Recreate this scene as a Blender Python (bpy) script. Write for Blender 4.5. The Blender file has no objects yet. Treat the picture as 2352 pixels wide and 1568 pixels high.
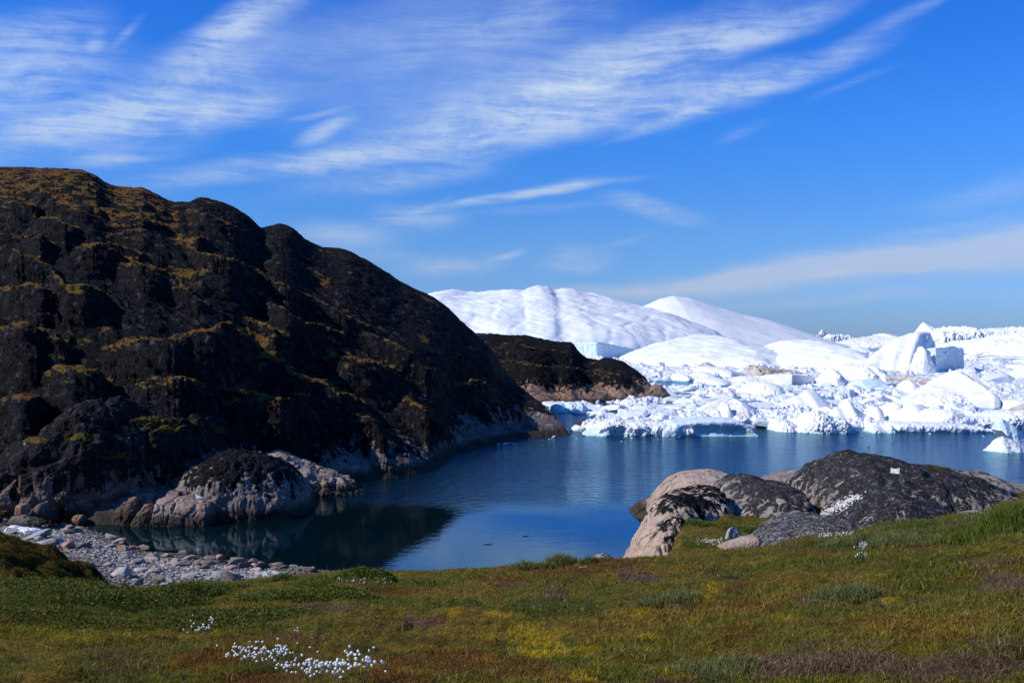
import bpy, math, random
import numpy as np
random.seed(7); RS = np.random.RandomState(11)
scene = bpy.context.scene
COL = scene.collection
H = 12.0; F = 2352.0; U0 = 1176.0; HV = 784.0
R = math.radians
# ------------------------------------------------------------------ camera
cam_d = bpy.data.cameras.new("camera"); cam = bpy.data.objects.new("camera", cam_d); COL.objects.link(cam)
cam.location = (0, 0, H); cam.rotation_euler = (R(90), 0, 0)
cam_d.sensor_width = 36; cam_d.lens = 36; cam_d.clip_start = 0.1; cam_d.clip_end = 30000
scene.camera = cam
# ------------------------------------------------------------------ helpers
def at(u, v, Y): return np.array(((u-U0)/F*Y, Y, H-(v-HV)/F*Y))
def Yw(v): return H*F/(np.asarray(v, float)-HV)            # distance of a point of the water surface
def sstep(a, b, x):
    t = np.clip((x-a)/(b-a), 0, 1); return t*t*(3-2*t)
def curve(pts):
    p = np.array(pts, float); xs, ys = p[:,0], p[:,1]
    m = np.zeros(len(xs)); d = np.diff(ys)/np.diff(xs)
    m[0], m[-1] = d[0], d[-1]
    for i in range(1, len(xs)-1):
        m[i] = 0 if d[i-1]*d[i] <= 0 else 2*d[i-1]*d[i]/(d[i-1]+d[i])
    def f(x):
        x = np.clip(np.asarray(x, float), xs[0], xs[-1]); i = np.clip(np.searchsorted(xs, x)-1, 0, len(xs)-2)
        h = xs[i+1]-xs[i]; t = (x-xs[i])/h
        return ((2*t**3-3*t**2+1)*ys[i] + (t**3-2*t**2+t)*h*m[i] + (-2*t**3+3*t**2)*ys[i+1] + (t**3-t**2)*h*m[i+1])
    return f
_perm = np.random.RandomState(3).permutation(256); _perm = np.concatenate([_perm, _perm, _perm])
_g = np.random.RandomState(5).normal(size=(256,3)); _g /= np.linalg.norm(_g, axis=1)[:,None]
def perlin(x, y, z):
    x, y, z = np.broadcast_arrays(np.asarray(x,float), np.asarray(y,float), np.asarray(z,float))
    xi, yi, zi = np.floor(x).astype(int), np.floor(y).astype(int), np.floor(z).astype(int)
    fx, fy, fz = x-xi, y-yi, z-zi
    w = lambda t: t*t*t*(t*(t*6-15)+10)
    wx, wy, wz = w(fx), w(fy), w(fz); out = 0
    for a in (0,1):
        for b in (0,1):
            for c in (0,1):
                h = _perm[_perm[_perm[(xi+a)&255]+((yi+b)&255)]+((zi+c)&255)]
                g = _g[h]
                d = g[...,0]*(fx-a)+g[...,1]*(fy-b)+g[...,2]*(fz-c)
                out = out + d*(wx if a else 1-wx)*(wy if b else 1-wy)*(wz if c else 1-wz)
    return out*1.6
def fbm(x, y, z=0., o=4, gain=.5, kind='n'):
    s, a, t = 0, 1., 0
    for k in range(o):
        n = perlin(x*2**k+17.3*k, y*2**k+5.1*k, z*2**k+9.7*k)
        if kind == 'b': n = np.abs(n)*2-.5
        if kind == 'r': n = .5-np.abs(n)*2
        s = s+a*n; t += a; a *= gain
    return s/t
def cells(x, y, z, seed=0):
    """distance to the nearest feature point and a random value of its cell"""
    x, y, z = np.broadcast_arrays(np.asarray(x,float), np.asarray(y,float), np.asarray(z,float))
    xi, yi, zi = np.floor(x).astype(int), np.floor(y).astype(int), np.floor(z).astype(int)
    best = np.full(x.shape, 9.); b2 = np.full(x.shape, 9.); val = np.zeros(x.shape)
    for a in (-1,0,1):
        for b in (-1,0,1):
            for c in (-1,0,1):
                h = _perm[_perm[_perm[(xi+a+seed)&255]+((yi+b)&255)]+((zi+c)&255)]
                g = _g[h]*.5
                d = np.sqrt((xi+a+.5+g[...,0]*.9-x)**2+(yi+b+.5+g[...,1]*.9-y)**2+(zi+c+.5+g[...,2]*.9-z)**2)
                m = d < best
                b2 = np.where(m, best, np.minimum(b2, d)); val = np.where(m, h/255., val); best = np.where(m, d, best)
    return best, b2, val
def tag(o, label=None, cat=None, group=None, kind=None):
    if label: o['label'] = label
    if cat: o['category'] = cat
    if group: o['group'] = group
    if kind: o['kind'] = kind
    return o
def new_mesh(name, V, faces=None, quads=None, tris=None, mats=(), smooth=True, attrs=None, midx=None):
    me = bpy.data.meshes.new(name)
    V = np.ascontiguousarray(V, np.float32)
    if faces is not None:
        me.from_pydata([tuple(map(float, p)) for p in V], [], [tuple(map(int, f)) for f in faces])
    else:
        me.vertices.add(len(V)); me.vertices.foreach_set('co', V.ravel())
        loops, starts, n = [], [], 0
        for q, k in ((quads, 4), (tris, 3)):
            if q is not None and len(q):
                q = np.asarray(q, np.int32); loops.append(q.ravel()); starts.append(n+np.arange(len(q), dtype=np.int32)*k); n += q.size
        L = np.concatenate(loops); S = np.concatenate(starts)
        me.loops.add(len(L)); me.loops.foreach_set('vertex_index', L.astype(np.int32))
        me.polygons.add(len(S)); me.polygons.foreach_set('loop_start', S.astype(np.int32))
    for m in mats: me.materials.append(m)
    if midx is not None: me.polygons.foreach_set('material_index', np.asarray(midx, np.int32))
    me.update(calc_edges=True); me.validate()
    me.polygons.foreach_set('use_smooth', np.full(len(me.polygons), smooth))
    for k, a in (attrs or {}).items():
        a = np.asarray(a, np.float32)
        if a.ndim == 1:
            me.attributes.new(k, 'FLOAT', 'POINT').data.foreach_set('value', a)
        else:
            c = np.ones((len(a), 4), np.float32); c[:, :3] = a
            me.attributes.new(k, 'FLOAT_COLOR', 'POINT').data.foreach_set('color', c.ravel())
    return me
def link(name, me, loc=(0,0,0), parent=None):
    o = bpy.data.objects.new(name, me); o.location = loc; COL.objects.link(o)
    if parent: o.parent = parent
    return o
def gridq(nu, nv):
    i = np.arange(nu-1)[:,None]*nv+np.arange(nv-1)[None,:]
    return np.stack([i, i+nv, i+nv+1, i+1], -1).reshape(-1, 4)
def grid_normals(P):
    a = np.gradient(P, axis=0); b = np.gradient(P, axis=1)
    n = np.cross(a, b); l = np.linalg.norm(n, axis=-1, keepdims=True); return n/np.maximum(l, 1e-9)
# ------------------------------------------------------------------ node helper
class NT:
    def __init__(s, name=None, tree=None):
        if tree is None:
            s.m = bpy.data.materials.new(name); s.m.use_nodes = True; tree = s.m.node_tree
        s.t = tree; s.t.nodes.clear()
    def n(s, typ, ins=None, **props):
        nd = s.t.nodes.new(typ)
        for k, v in props.items(): setattr(nd, k, v)
        for k, v in (ins or {}).items():
            sk = nd.inputs[k]
            if isinstance(v, bpy.types.NodeSocket): s.t.links.new(v, sk)
            elif v is not None:
                try: sk.default_value = v
                except Exception: sk.default_value = (*v, 1)
        return nd
    def math(s, op, a, b=None, c=None, clamp=False):
        return s.n('ShaderNodeMath', {0: a, 1: b, 2: c}, operation=op, use_clamp=clamp).outputs[0]
    def noise(s, vec, scale, detail=4, rough=.55, dist=0., out=0):
        return s.n('ShaderNodeTexNoise', {'Vector': vec, 'Scale': scale, 'Detail': detail, 'Roughness': rough, 'Distortion': dist}).outputs[out]
    def vor(s, vec, scale, feature='F1', out=0, rnd=1.):
        return s.n('ShaderNodeTexVoronoi', {'Vector': vec, 'Scale': scale, 'Randomness': rnd}, feature=feature).outputs[out]
    def mr(s, x, a, b, c=0., d=1., smooth=True):
        return s.n('ShaderNodeMapRange', {0: x, 1: a, 2: b, 3: c, 4: d}, interpolation_type='SMOOTHSTEP' if smooth else 'LINEAR').outputs[0]
    def mix(s, f, a, b, typ='MIX'):
        nd = s.n('ShaderNodeMix', data_type='RGBA', blend_type=typ)
        for k, v in ((0, f), (6, a), (7, b)):
            sk = nd.inputs[k]
            if isinstance(v, bpy.types.NodeSocket): s.t.links.new(v, sk)
            elif k == 0: sk.default_value = v
            else: sk.default_value = (*v, 1)
        return nd.outputs[2]
    def mapping(s, vec, scale=(1,1,1), rot=(0,0,0), loc=(0,0,0), typ='POINT'):
        return s.n('ShaderNodeMapping', {'Vector': vec, 'Location': loc, 'Rotation': rot, 'Scale': scale}, vector_type=typ).outputs[0]
    def pos(s): return s.n('ShaderNodeNewGeometry').outputs['Position']
    def attr(s, name, out='Fac'): return s.n('ShaderNodeAttribute', attribute_name=name).outputs[out]
    def bump(s, h, dist=.1, strength=1., normal=None):
        return s.n('ShaderNodeBump', {'Height': h, 'Distance': dist, 'Strength': strength, 'Normal': normal}).outputs[0]
    def pbsdf(s, col, rough=.8, normal=None, spec=.3, **kw):
        ins = {'Base Color': col, 'Roughness': rough, 'Specular IOR Level': spec, 'Normal': normal}; ins.update(kw)
        return s.n('ShaderNodeBsdfPrincipled', ins).outputs[0]
    def out(s, surf=None, vol=None):
        s.n('ShaderNodeOutputMaterial', {'Surface': surf, 'Volume': vol}); return s.m
SKY_SAT=1.3; SKY_TINT=(.80,1.0,1.45); SKY_TINT0=(.62,.72,1.0); SKY_STR=.111; EXPO=0.
CLOUD_LOW=(4.3,4.9,6.3); CLOUD_HIGH=(5.2,6.4,8.0)
WAVE=.6; CALM=.012; WATER_COL=(.007,.040,.055,1); NBLADES=420000
# ------------------------------------------------------------------ light and sky
SUN_EL, SUN_AZ = R(37), R(-104)          # azimuth from +Y (into the picture) towards +X
sd = np.array((math.sin(SUN_AZ)*math.cos(SUN_EL), math.cos(SUN_AZ)*math.cos(SUN_EL), math.sin(SUN_EL)))
sl = bpy.data.lights.new("sun", 'SUN'); sl.energy = 5.0; sl.angle = R(.5); sl.color = (1, .95, .87)
so = bpy.data.objects.new("sun", sl); COL.objects.link(so)
from mathutils import Vector
so.rotation_euler = Vector(tuple(-sd)).to_track_quat('-Z', 'Y').to_euler()
so.location = (-60, 0, 80)
world = bpy.data.worlds.new("World"); scene.world = world; world.use_nodes = True
w = NT(tree=world.node_tree)
sky = w.n('ShaderNodeTexSky', sky_type='NISHITA', sun_disc=False, sun_elevation=SUN_EL, sun_rotation=SUN_AZ,
          air_density=1.0, dust_density=.15, ozone_density=4.0, altitude=300)
skyc = w.n('ShaderNodeHueSaturation', {'Hue': .5, 'Saturation': SKY_SAT, 'Value': 1., 'Color': sky.outputs[0]}).outputs[0]
skyc0 = skyc
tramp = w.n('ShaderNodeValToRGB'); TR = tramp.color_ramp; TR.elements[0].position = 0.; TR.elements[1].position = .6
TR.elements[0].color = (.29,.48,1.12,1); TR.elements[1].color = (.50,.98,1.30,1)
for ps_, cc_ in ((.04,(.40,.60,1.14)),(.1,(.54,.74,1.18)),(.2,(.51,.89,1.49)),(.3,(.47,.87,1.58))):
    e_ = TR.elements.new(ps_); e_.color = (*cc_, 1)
d = w.n('ShaderNodeTexCoord').outputs['Generated']
sx = w.n('ShaderNodeSeparateXYZ', {0: d}).outputs
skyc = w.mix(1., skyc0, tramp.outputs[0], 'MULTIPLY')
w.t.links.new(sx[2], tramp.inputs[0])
az = w.math('ARCTAN2', sx[0], sx[1]); el = w.math('ARCSINE', sx[2])
# everything above the horizon line keeps the sky; a haze bank of paler blue lies on the horizon
ae = w.n('ShaderNodeCombineXYZ', {0: az, 1: el, 2: 0.}).outputs[0]
warp = w.noise(w.mapping(ae, (3,6,1)), 1.6, 3, .5, out=1)
wv = w.n('ShaderNodeVectorMath', {0: warp, 1: (.5,.5,.5)}, operation='SUBTRACT').outputs[0]
wv = w.n('ShaderNodeVectorMath', {0: wv, 3: .045}, operation='SCALE').outputs[0]
aw = w.n('ShaderNodeVectorMath', {0: ae, 1: wv}, operation='ADD').outputs[0]
CL = [(40,170,300,140,22,.95),(150,300,260,60,24,1.1),(60,60,220,50,20,.35),(420,190,300,80,28,.85),(570,40,190,46,32,1.1),(540,245,170,46,20,.9),(330,300,240,90,20,.6),(215,95,40,22,50,.7),
 (640,385,420,32,11,.95),(1050,315,440,70,13,1.0),(1400,250,360,50,15,.95),(1680,205,300,40,17,.95),(1880,150,220,26,20,.6),
 (1500,115,400,66,15,1.05),(1780,60,280,34,17,.75),(1150,190,500,120,12,.7),(900,80,560,120,16,.62),(740,300,80,22,22,.95),(720,262,90,10,8,.55),
 (1170,450,210,16,12,.85),(1290,428,210,12,8,1.0),(950,505,120,40,-4,.8),(1500,482,130,28,-16,.9),
 (1050,605,170,28,8,.8),(1160,585,56,9,6,1.),(1320,600,100,30,5,.85),(900,420,300,30,10,.5),(1250,480,200,16,6,.4),
 (790,552,150,40,-3,1.),(1480,655,420,22,4,.7),(1700,640,560,34,5,.9),(1950,612,520,50,7,1.0),(2250,575,420,70,8,1.1),(2480,545,300,70,9,1.0),
 (1900,690,480,18,2,.55),(2300,440,260,40,8,.35),(260,375,110,14,8,.7),(300,70,60,14,45,.45),(1200,40,320,56,12,.4),(2150,520,200,14,8,.4),(2020,55,190,20,18,.32),(2130,12,120,14,16,.22),(1960,175,120,12,20,.25),(1560,265,200,14,17,.6),(1700,300,90,16,22,.2),(1340,190,260,18,14,.5),(985,480,70,10,24,.5),(1080,462,90,8,14,.5),(880,600,110,14,4,.5),(1440,560,70,10,12,.35),(1900,640,90,10,10,.3)]
HAZY = {(790,552),(1480,655),(1700,640),(1950,612),(2250,575),(2480,545),(1900,690),(900,80),(1150,190)}
tot = None; haz = None
for (cu, cv, a, b, ang, st) in CL:
    x0 = math.atan2(cu-U0, F); cosx = math.cos(x0); y0 = math.atan2(HV-cv, F/cosx)
    mp = w.mapping(aw, (a/F*cosx*cosx*1.25, b/F*cosx*1.35, 1), (0, 0, R(ang)), (x0, y0, 0), 'TEXTURE')
    l = w.n('ShaderNodeVectorMath', {0: mp}, operation='LENGTH').outputs[1]
    g = w.mr(l, 0., 1., st, 0.)
    if (cu, cv) in HAZY: haz = g if haz is None else w.math('ADD', haz, g)
    else: tot = g if tot is None else w.math('ADD', tot, g)
# fibres: noise pulled out along the wind
fib = w.mapping(aw, (4, 42, 1), (0, 0, R(-15)))
n1 = w.noise(fib, 1.9, 10, .70, .10)
n2 = w.noise(w.mapping(aw, (10, 34, 1), (0,0,R(-28)), (3,1,0)), 1.2, 7, .64, .2)
n3 = w.noise(w.mapping(aw, (16, 26, 1), (0,0,R(-22)), (5,2,0)), 1.6, 9, .72, .35)
n4 = w.noise(w.mapping(aw, (7, 60, 1), (0,0,R(-8)), (1,7,0)), 1.5, 8, .7, .15)
nn = w.math('ADD', w.math('ADD', w.math('MULTIPLY', n1, .36), w.math('MULTIPLY', n2, .24)), w.math('ADD', w.math('MULTIPLY', n3, .22), w.math('MULTIPLY', n4, .18)))
veil = w.mr(nn, .37, .63)
cm = w.math('MULTIPLY', tot, w.math('ADD', w.math('MULTIPLY', veil, 1.0), .12), clamp=True)
hz = w.math('MULTIPLY', haz, w.math('ADD', w.math('MULTIPLY', veil, .45), .42), clamp=True)
cm = w.math('ADD', w.math('MULTIPLY', cm, .72), w.math('MULTIPLY', hz, .72), clamp=True)
cloudc = w.mix(w.mr(el, .0, .25), CLOUD_LOW, CLOUD_HIGH)
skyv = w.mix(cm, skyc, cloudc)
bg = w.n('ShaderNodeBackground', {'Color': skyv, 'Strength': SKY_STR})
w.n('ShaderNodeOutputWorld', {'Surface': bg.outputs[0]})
scene.view_settings.view_transform = 'Standard'; scene.view_settings.look = 'None'
scene.view_settings.exposure = EXPO; scene.view_settings.gamma = 1
scene.cycles.max_bounces = 7; scene.cycles.diffuse_bounces = 3; scene.cycles.transparent_max_bounces = 12
scene.cycles.volume_bounces = 0; scene.cycles.use_denoising = True
scene.cycles.caustics_reflective = False; scene.cycles.caustics_refractive = False

# ------------------------------------------------------------------ materials
def ice_mat(name, base=(.73,.75,.78), blue=.25, dirt=0., rough=.55, fine=1., foot=.55, B=.4):
    t = NT(name); p = t.pos()
    n = t.noise(p, .12, 5, .6)
    c = t.mix(t.mr(n, .48, .72, 0, blue), base, (.52,.76,.90))
    v = t.noise(t.mapping(p, (.25,.25,1.6)), .8, 5, .65, .8)
    c = t.mix(t.mr(v, .58, .75, 0, blue*.9), c, (.42,.70,.88))
    if dirt > 0:
        dn = t.noise(p, .35, 7, .7, .4)
        c = t.mix(t.mr(dn, .62-.35*dirt, .80-.3*dirt, 0, min(1, .5+dirt*.5)), c, (.30,.26,.225))
    if foot:
        zz = t.n('ShaderNodeSeparateXYZ', {0: p}).outputs[2]
        fz = t.mr(t.math('ADD', zz, t.math('MULTIPLY', t.math('SUBTRACT', n, .5), 1.1)), .0, .30, foot, 0.)
        c = t.mix(fz, c, (.20,.56,.60))
    n2 = t.noise(p, 1.1*fine, 8, .66)
    n3 = t.vor(p, 1.9*fine)
    # crevasses: thin blue cracks
    wpc = t.n('ShaderNodeVectorMath', {0: p, 1: t.n('ShaderNodeVectorMath', {0: t.noise(p, .25*fine, 4, .6, out=1), 3: 5./fine}, operation='SCALE').outputs[0]}, operation='ADD').outputs[0]
    ckd = t.vor(t.mapping(wpc, (.10*fine,.22*fine,.30*fine), (.2,.5,.4)), 1., 'DISTANCE_TO_EDGE')
    ck = t.math('MULTIPLY', t.mr(ckd, 0., .016, 1., 0.), t.mr(t.noise(p, .09*fine, 2, .5), .46, .60))
    c = t.mix(t.math('MULTIPLY', ck, .75), c, (.24,.40,.52))
    h = t.math('ADD', n2, t.math('MULTIPLY', n3, .25)); h = t.math('ADD', h, t.math('MULTIPLY', ck, -.6))
    return t.out(t.pbsdf(c, rough, t.bump(h, .30/fine, B), .3))
M_ICE = ice_mat("weathered_ice", blue=.14)
M_ICE_SMOOTH = ice_mat("smooth_ice", (.74,.76,.785), .06, fine=.35, B=.22)
M_ICE_FAR = ice_mat("glacier_ice", (.745,.765,.79), .22, fine=.16, B=.13)
M_ICE_BLUE = ice_mat("blue_ice", (.60,.72,.80), .75)
M_ICE_DIRTY = ice_mat("dirty_ice", (.74,.74,.73), .1, .38)
M_ICE_SOIL = ice_mat("silty_ice", (.52,.49,.46), .0, .7)
M_ICE_TEAL = ice_mat("wet_ice", (.70,.80,.82), .2, foot=0)
M_BRASH = ice_mat("brash_ice", (.76,.78,.81), .12, .12, foot=0)

def rock_mat(name, dark=.5, lo=-9., hi=-8., tide=.35, pale=(.36,.27,.235), orange=.35, moss=False, fleck=.5, scale=1., crack=1., STREAKB=.25, HZV=0., SK=.45, FT=.60, B=.8, lich_a=(.0050,.0050,.0062), lich_b=(.015,.0145,.0165), grey=.0):
    """granite, pale and pink where it is bare, under a crust of black lichen; lichen fades towards the water (lo..hi metres)"""
    t = NT(name); p = t.pos(); ps = t.mapping(p, (scale,)*3)
    z = t.n('ShaderNodeSeparateXYZ', {0: p}).outputs[2]
    n0 = t.noise(ps, .45, 6, .62, .3); n1 = t.noise(ps, 2.2, 8, .68, .2); n2 = t.noise(ps, 9., 6, .7)
    streak = t.noise(t.mapping(ps, (1.1,1.1,.16)), 1.5, 6, .62, .5)
    c = t.mix(t.mr(n1, .35, .7), pale, tuple(x*.62 for x in pale))
    c = t.mix(t.mr(streak, .50, .68, 0, orange), c, (.40,.19,.085))
    c = t.mix(t.mr(t.noise(ps, .8, 5, .6, 1.), .52, .7, 0, .6), c, (.40,.37,.36))
    # joints
    wp = t.n('ShaderNodeVectorMath', {0: ps, 1: t.n('ShaderNodeVectorMath', {0: t.noise(ps, .7, 4, .6, out=1), 3: 1.3}, operation='SCALE').outputs[0]}, operation='ADD').outputs[0]
    ck = t.vor(t.mapping(wp, (.32,.5,.42), (.4,.3,.6)), 1., 'DISTANCE_TO_EDGE')
    joint = t.mr(ck, 0., .022, 1., 0.)
    c = t.mix(t.math('MULTIPLY', joint, .75*crack), c, (.05,.04,.035))
    # black lichen
    lm = t.math('ADD', t.math('MULTIPLY', n0, .55), t.math('MULTIPLY', n1, .45))
    lm = t.math('ADD', lm, t.math('MULTIPLY', t.math('SUBTRACT', streak, .5), SK))
    z_ = t.math('SUBTRACT', z, t.math('MULTIPLY', t.math('SUBTRACT', t.noise(ps, .10, 3, .5), .5), HZV*8.)) if HZV else z
    hz = t.mr(t.math('ADD', z_, t.math('MULTIPLY', t.math('SUBTRACT', streak, .5), 3.5)), lo, hi, -.6, 0.)
    lm = t.math('ADD', lm, hz)
    dm = t.mr(lm, .70-.5*dark, .78-.5*dark)
    lich = t.mix(t.mr(n2, .4, .7), lich_a, lich_b)
    if grey: lich = t.mix(t.math('MULTIPLY', t.mr(t.noise(t.mapping(ps, (1.6,1.6,.22)), 1.1, 7, .68, .3), .54, .70), grey), lich, (.095,.098,.115))
    fl = t.mr(t.math('ADD', n2, t.math('MULTIPLY', t.math('SUBTRACT', n1, .5), .55)), FT, FT+.10, 0, fleck)
    lich = t.mix(fl, lich, (.21,.20,.205))
    c = t.mix(dm, c, lich)
    if moss:
        ma = t.attr('moss'); g = t.attr('mosscol', 'Color')
        gn = t.noise(ps, 3.2, 6, .7)
        mm = t.mr(t.math('ADD', ma, t.math('MULTIPLY', t.math('SUBTRACT', gn, .5), .9)), .42, .62)
        mc = t.mix(t.mr(t.noise(ps, 6., 5, .7), .3, .75), t.mix(1., g, (.35,.33,.3), 'MULTIPLY'), t.mix(1., g, (1.5,1.45,1.4), 'MULTIPLY'))
        c = t.mix(mm, c, mc)
    # wet tide band
    td = t.mr(t.math('ADD', z, t.math('MULTIPLY', t.math('SUBTRACT', n1, .5), .7)), tide*.55, tide*1.5, 1., 0.)
    c = t.mix(t.math('MULTIPLY', td, .85), c, (.032,.024,.017))
    h = t.math('ADD', t.math('MULTIPLY', n1, 1.), t.math('MULTIPLY', n2, .30))
    h = t.math('ADD', h, t.math('MULTIPLY', joint, -.5*crack))
    h = t.math('ADD', h, t.math('MULTIPLY', streak, STREAKB))
    return t.out(t.pbsdf(c, .82, t.bump(h, .28/scale, B), .06))
# ------------------------------------------------------------------ hill (left) and headland behind it: ice-worn bedrock
def make_terrain(name, us, Ymin, Ymax, nY, sil, water, Yc, ridges, mats, amp=1., back=.5, seed=0, k_pow=1.0, delta=4.5, moss_up=.6, top_moss=1.):
    u = us[:,None]
    Yr = np.geomspace(Ymin, Ymax, nY)[None,:]
    X = (u-U0)/F*Yr; Y = np.broadcast_to(Yr, X.shape)
    silz = lambda uu: H-(sil(uu)-HV)/F*Yc(uu)
    def main(uu, YY):
        y0 = Yw(water(uu)); y1 = Yc(uu); zc = silz(uu)
        t = (YY-y0)/(y1-y0)
        tt = np.clip(t, 0, 1)
        z = zc*(np.sin(tt*math.pi/2)**k_pow*.55+tt*.45)
        z = np.where(t < 0, (YY-y0)*.5, z)
        z = np.where(t > 1, zc-(YY-y1)*back, z)
        return z
    z = main(u, Y)
    # the shelves drawn from the photograph: a rounded brow with a moss ledge on top and a steep face below
    YY = np.linspace(Ymin, Ymax, 900); ledge = np.zeros_like(z)
    for (pts, dl, front) in ridges:
        c = curve(pts); u0, u1 = pts[0][0], pts[-1][0]
        cols = np.where((us > u0) & (us < u1))[0]
        if not len(cols): continue
        uu = us[cols]; v = c(uu)
        zm = main(uu[:,None], YY[None,:]); vm = HV+(H-zm)/YY[None,:]*F
        valid = YY[None,:] < Yc(uu)[:,None]
        idx = np.argmax((vm < v[:,None]) & (YY[None,:] > Yw(water(uu))[:,None]+1), axis=1)
        Ym = YY[idx]; dlt = .8*dl*np.sin(np.pi*np.clip((uu-u0)/(u1-u0), 0, 1))**.9*(1+.3*perlin(uu/70., seed+len(pts), dl))
        Yk = Ym-dlt; zk = H-(v-HV)/F*Yk
        Yk, zk, dlt = Yk[:,None], zk[:,None], dlt[:,None]
        Yg = Y[cols]; dy = Yg-Yk
        r = 2.2
        zf = zk-.62*front*(np.sqrt(np.minimum(dy,0)**2+r*r)-r)
        zb = zk-.10*np.maximum(dy, 0)-np.maximum(dy-dlt*2.2, 0)*.6
        zz = np.where(dy < 0, zf, zb)
        lm = np.where((zz > z[cols]-.3) & (dlt > .2), sstep(-2.2, -.2, dy)*sstep(4.2, 1.6, dy/np.maximum(dlt, .5)), 0)
        ledge[cols] = np.maximum(ledge[cols], lm)
        z[cols] = np.maximum(z[cols], np.where(dlt > .2, zz, -99))
    # even out the rows along the surface so that steep faces keep enough points
    Z0 = z; ds = np.sqrt(np.diff(Y, axis=1)**2+(1.6*np.diff(z, axis=1))**2); far = Y[:,1:] > Yc(us)[:,None]+6
    ds = ds*np.where(far, .25, 1.)*(100./Y[:,1:]); S = np.concatenate([np.zeros((len(us),1)), np.cumsum(ds, 1)], 1); k = np.linspace(0, 1, nY)
    Yn = np.stack([np.interp(k*S[i,-1], S[i], Y[i]) for i in range(len(us))]); z = np.stack([np.interp(Yn[i], Y[i], Z0[i]) for i in range(len(us))])
    ledge = np.stack([np.interp(Yn[i], Y[i], ledge[i]) for i in range(len(us))])
    Y = Yn; X = (u-U0)/F*Y
    near = 1-.75*np.clip(1-np.abs(Y-Yc(u))/14., 0, 1); inl = sstep(-1., 2.5, z)
    P = np.stack([X, Y, z], -1)
    for _ in range(1): P[1:-1,:,2] = .25*P[:-2,:,2]+.5*P[1:-1,:,2]+.25*P[2:,:,2]
    n = grid_normals(P); n *= np.sign(n[...,2:3]+1e-9)
    # rounded, ice-worn rock: hummocks drawn out down to the right, cut by joints
    a = R(30); A_ = X*math.cos(a)-P[...,2]*math.sin(a); B_ = X*math.sin(a)+P[...,2]*math.cos(a)
    b1 = fbm(A_/40.+seed, Y/20., B_/6.5, 3, .5, 'n'); b2 = fbm(A_/15.+seed, Y/6., B_/3.2, 4, .55, 'r'); b3 = fbm(A_/4.5+seed, Y/1.6, B_/.95+3, 4, .6, 'r')
    gul = fbm((X+.55*P[...,2])/9.+seed+5, Y/30., 0*X, 3, .5, 'r')      # gullies running straight down
    P = P+n*((1.3*b1*near+.24*b2*(.3+.7*near)+.36*b3*(.3+.7*near)-.15*np.clip(gul-.05, 0, 1)*near)*amp*inl)[...,None]
    n = grid_normals(P); n *= np.sign(n[...,2:3]+1e-9)
    # second pass: push along the normal so that faces get relief too
    q = P/1.0
    c1, c2, _ = cells(A_/6.5+seed, q[...,1]/5.5, B_/3.6)
    d2 = .22*fbm(q[...,0]/2.6, q[...,1]/2.6, q[...,2]/1.8+4, 4, .55, 'b')+.12*fbm(q[...,0]/.9, q[...,1]/.9, q[...,2]/.6, 3, .65)-.20*np.clip(.22-(c2-c1), 0, .22)/.22
    P = P+n*(d2*amp*inl*(.35+.65*near))[...,None]
    n = grid_normals(P); n *= np.sign(n[...,2:3]+1e-9)
    flat = n[...,2]
    # moss and grass lie where the rock is flat enough to hold soil
    mn = fbm(P[...,0]/7.+3, P[...,1]/7., P[...,2]/7., 4, .6); mf = fbm(P[...,0]/1.6+3, P[...,1]/1.6, P[...,2]/1.6, 3, .6)
    moss = sstep(moss_up-.14, moss_up+.16, flat+.16*mn+.09*mf)*sstep(2.6, 5.5, P[...,2]+1.5*mn)
    vv = HV+(H-P[...,2])/P[...,1]*F; up = top_moss*sstep(190, 40, vv-sil(u)+60*mn)*sstep(520, 330, u+200*mn)
    moss = moss*np.clip(.15+1.2*ledge*np.clip(.75+1.6*mf, 0, 1.2)+.5*up*np.clip(.8+2*mf, 0, 1.2)+1.0*np.clip(mn*1.8-.25+.6*mf, 0, 1), 0, 1)
    k1 = fbm(P[...,0]/9.+9, P[...,1]/9., P[...,2]/9., 3)[...,None]; k2 = fbm(P[...,0]/3.+29, P[...,1]/3., P[...,2]/3., 3)[...,None]
    low = sstep(16, 5, P[...,2])[...,None]
    col = np.array((.180,.088,.028))+0*k1
    g = np.clip(.5+1.5*k1+.25*low-.2, 0, 1); col = col*(1-g)+np.array((.155,.108,.022))*g
    g = np.clip(2.2*k2-.25, 0, 1); col = col*(1-g)+np.array((.125,.055,.022))*g
    g = np.clip(2.*k2*low+1.6*k1*low-.2, 0, 1); col = col*(1-g)+np.array((.125,.125,.018))*g
    o = link(name, new_mesh(name, P.reshape(-1,3), quads=gridq(*X.shape), mats=mats, attrs={'moss': moss.ravel(), 'mosscol': col.reshape(-1,3)}))
    return o, P, moss, col, n
sil = curve([(-260,392),(0,381),(90,384),(180,388),(215,400),(245,420),(280,428),(320,428),(360,445),(400,463),(432,464),(458,453),(490,458),(540,475),(575,500),(602,522),(640,515),(668,523),(700,550),(750,570),(790,573),(830,590),(880,620),(920,645),(960,665),(1000,685),(1050,725),(1100,772),(1130,802),(1160,850),(1200,890),(1250,930),(1290,968),(1306,990),(1312,1002)])
wat = curve([(-260,1215),(0,1203),(190,1204),(400,1196),(600,1150),(760,1112),(870,1100),(985,1082),(1050,1040),(1120,1024),(1200,1010),(1306,999),(1312,998)])
Ych = curve([(-260,140),(0,142),(400,150),(700,158),(1000,164),(1150,154),(1250,140),(1306,133),(1312,131.5)])
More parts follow.
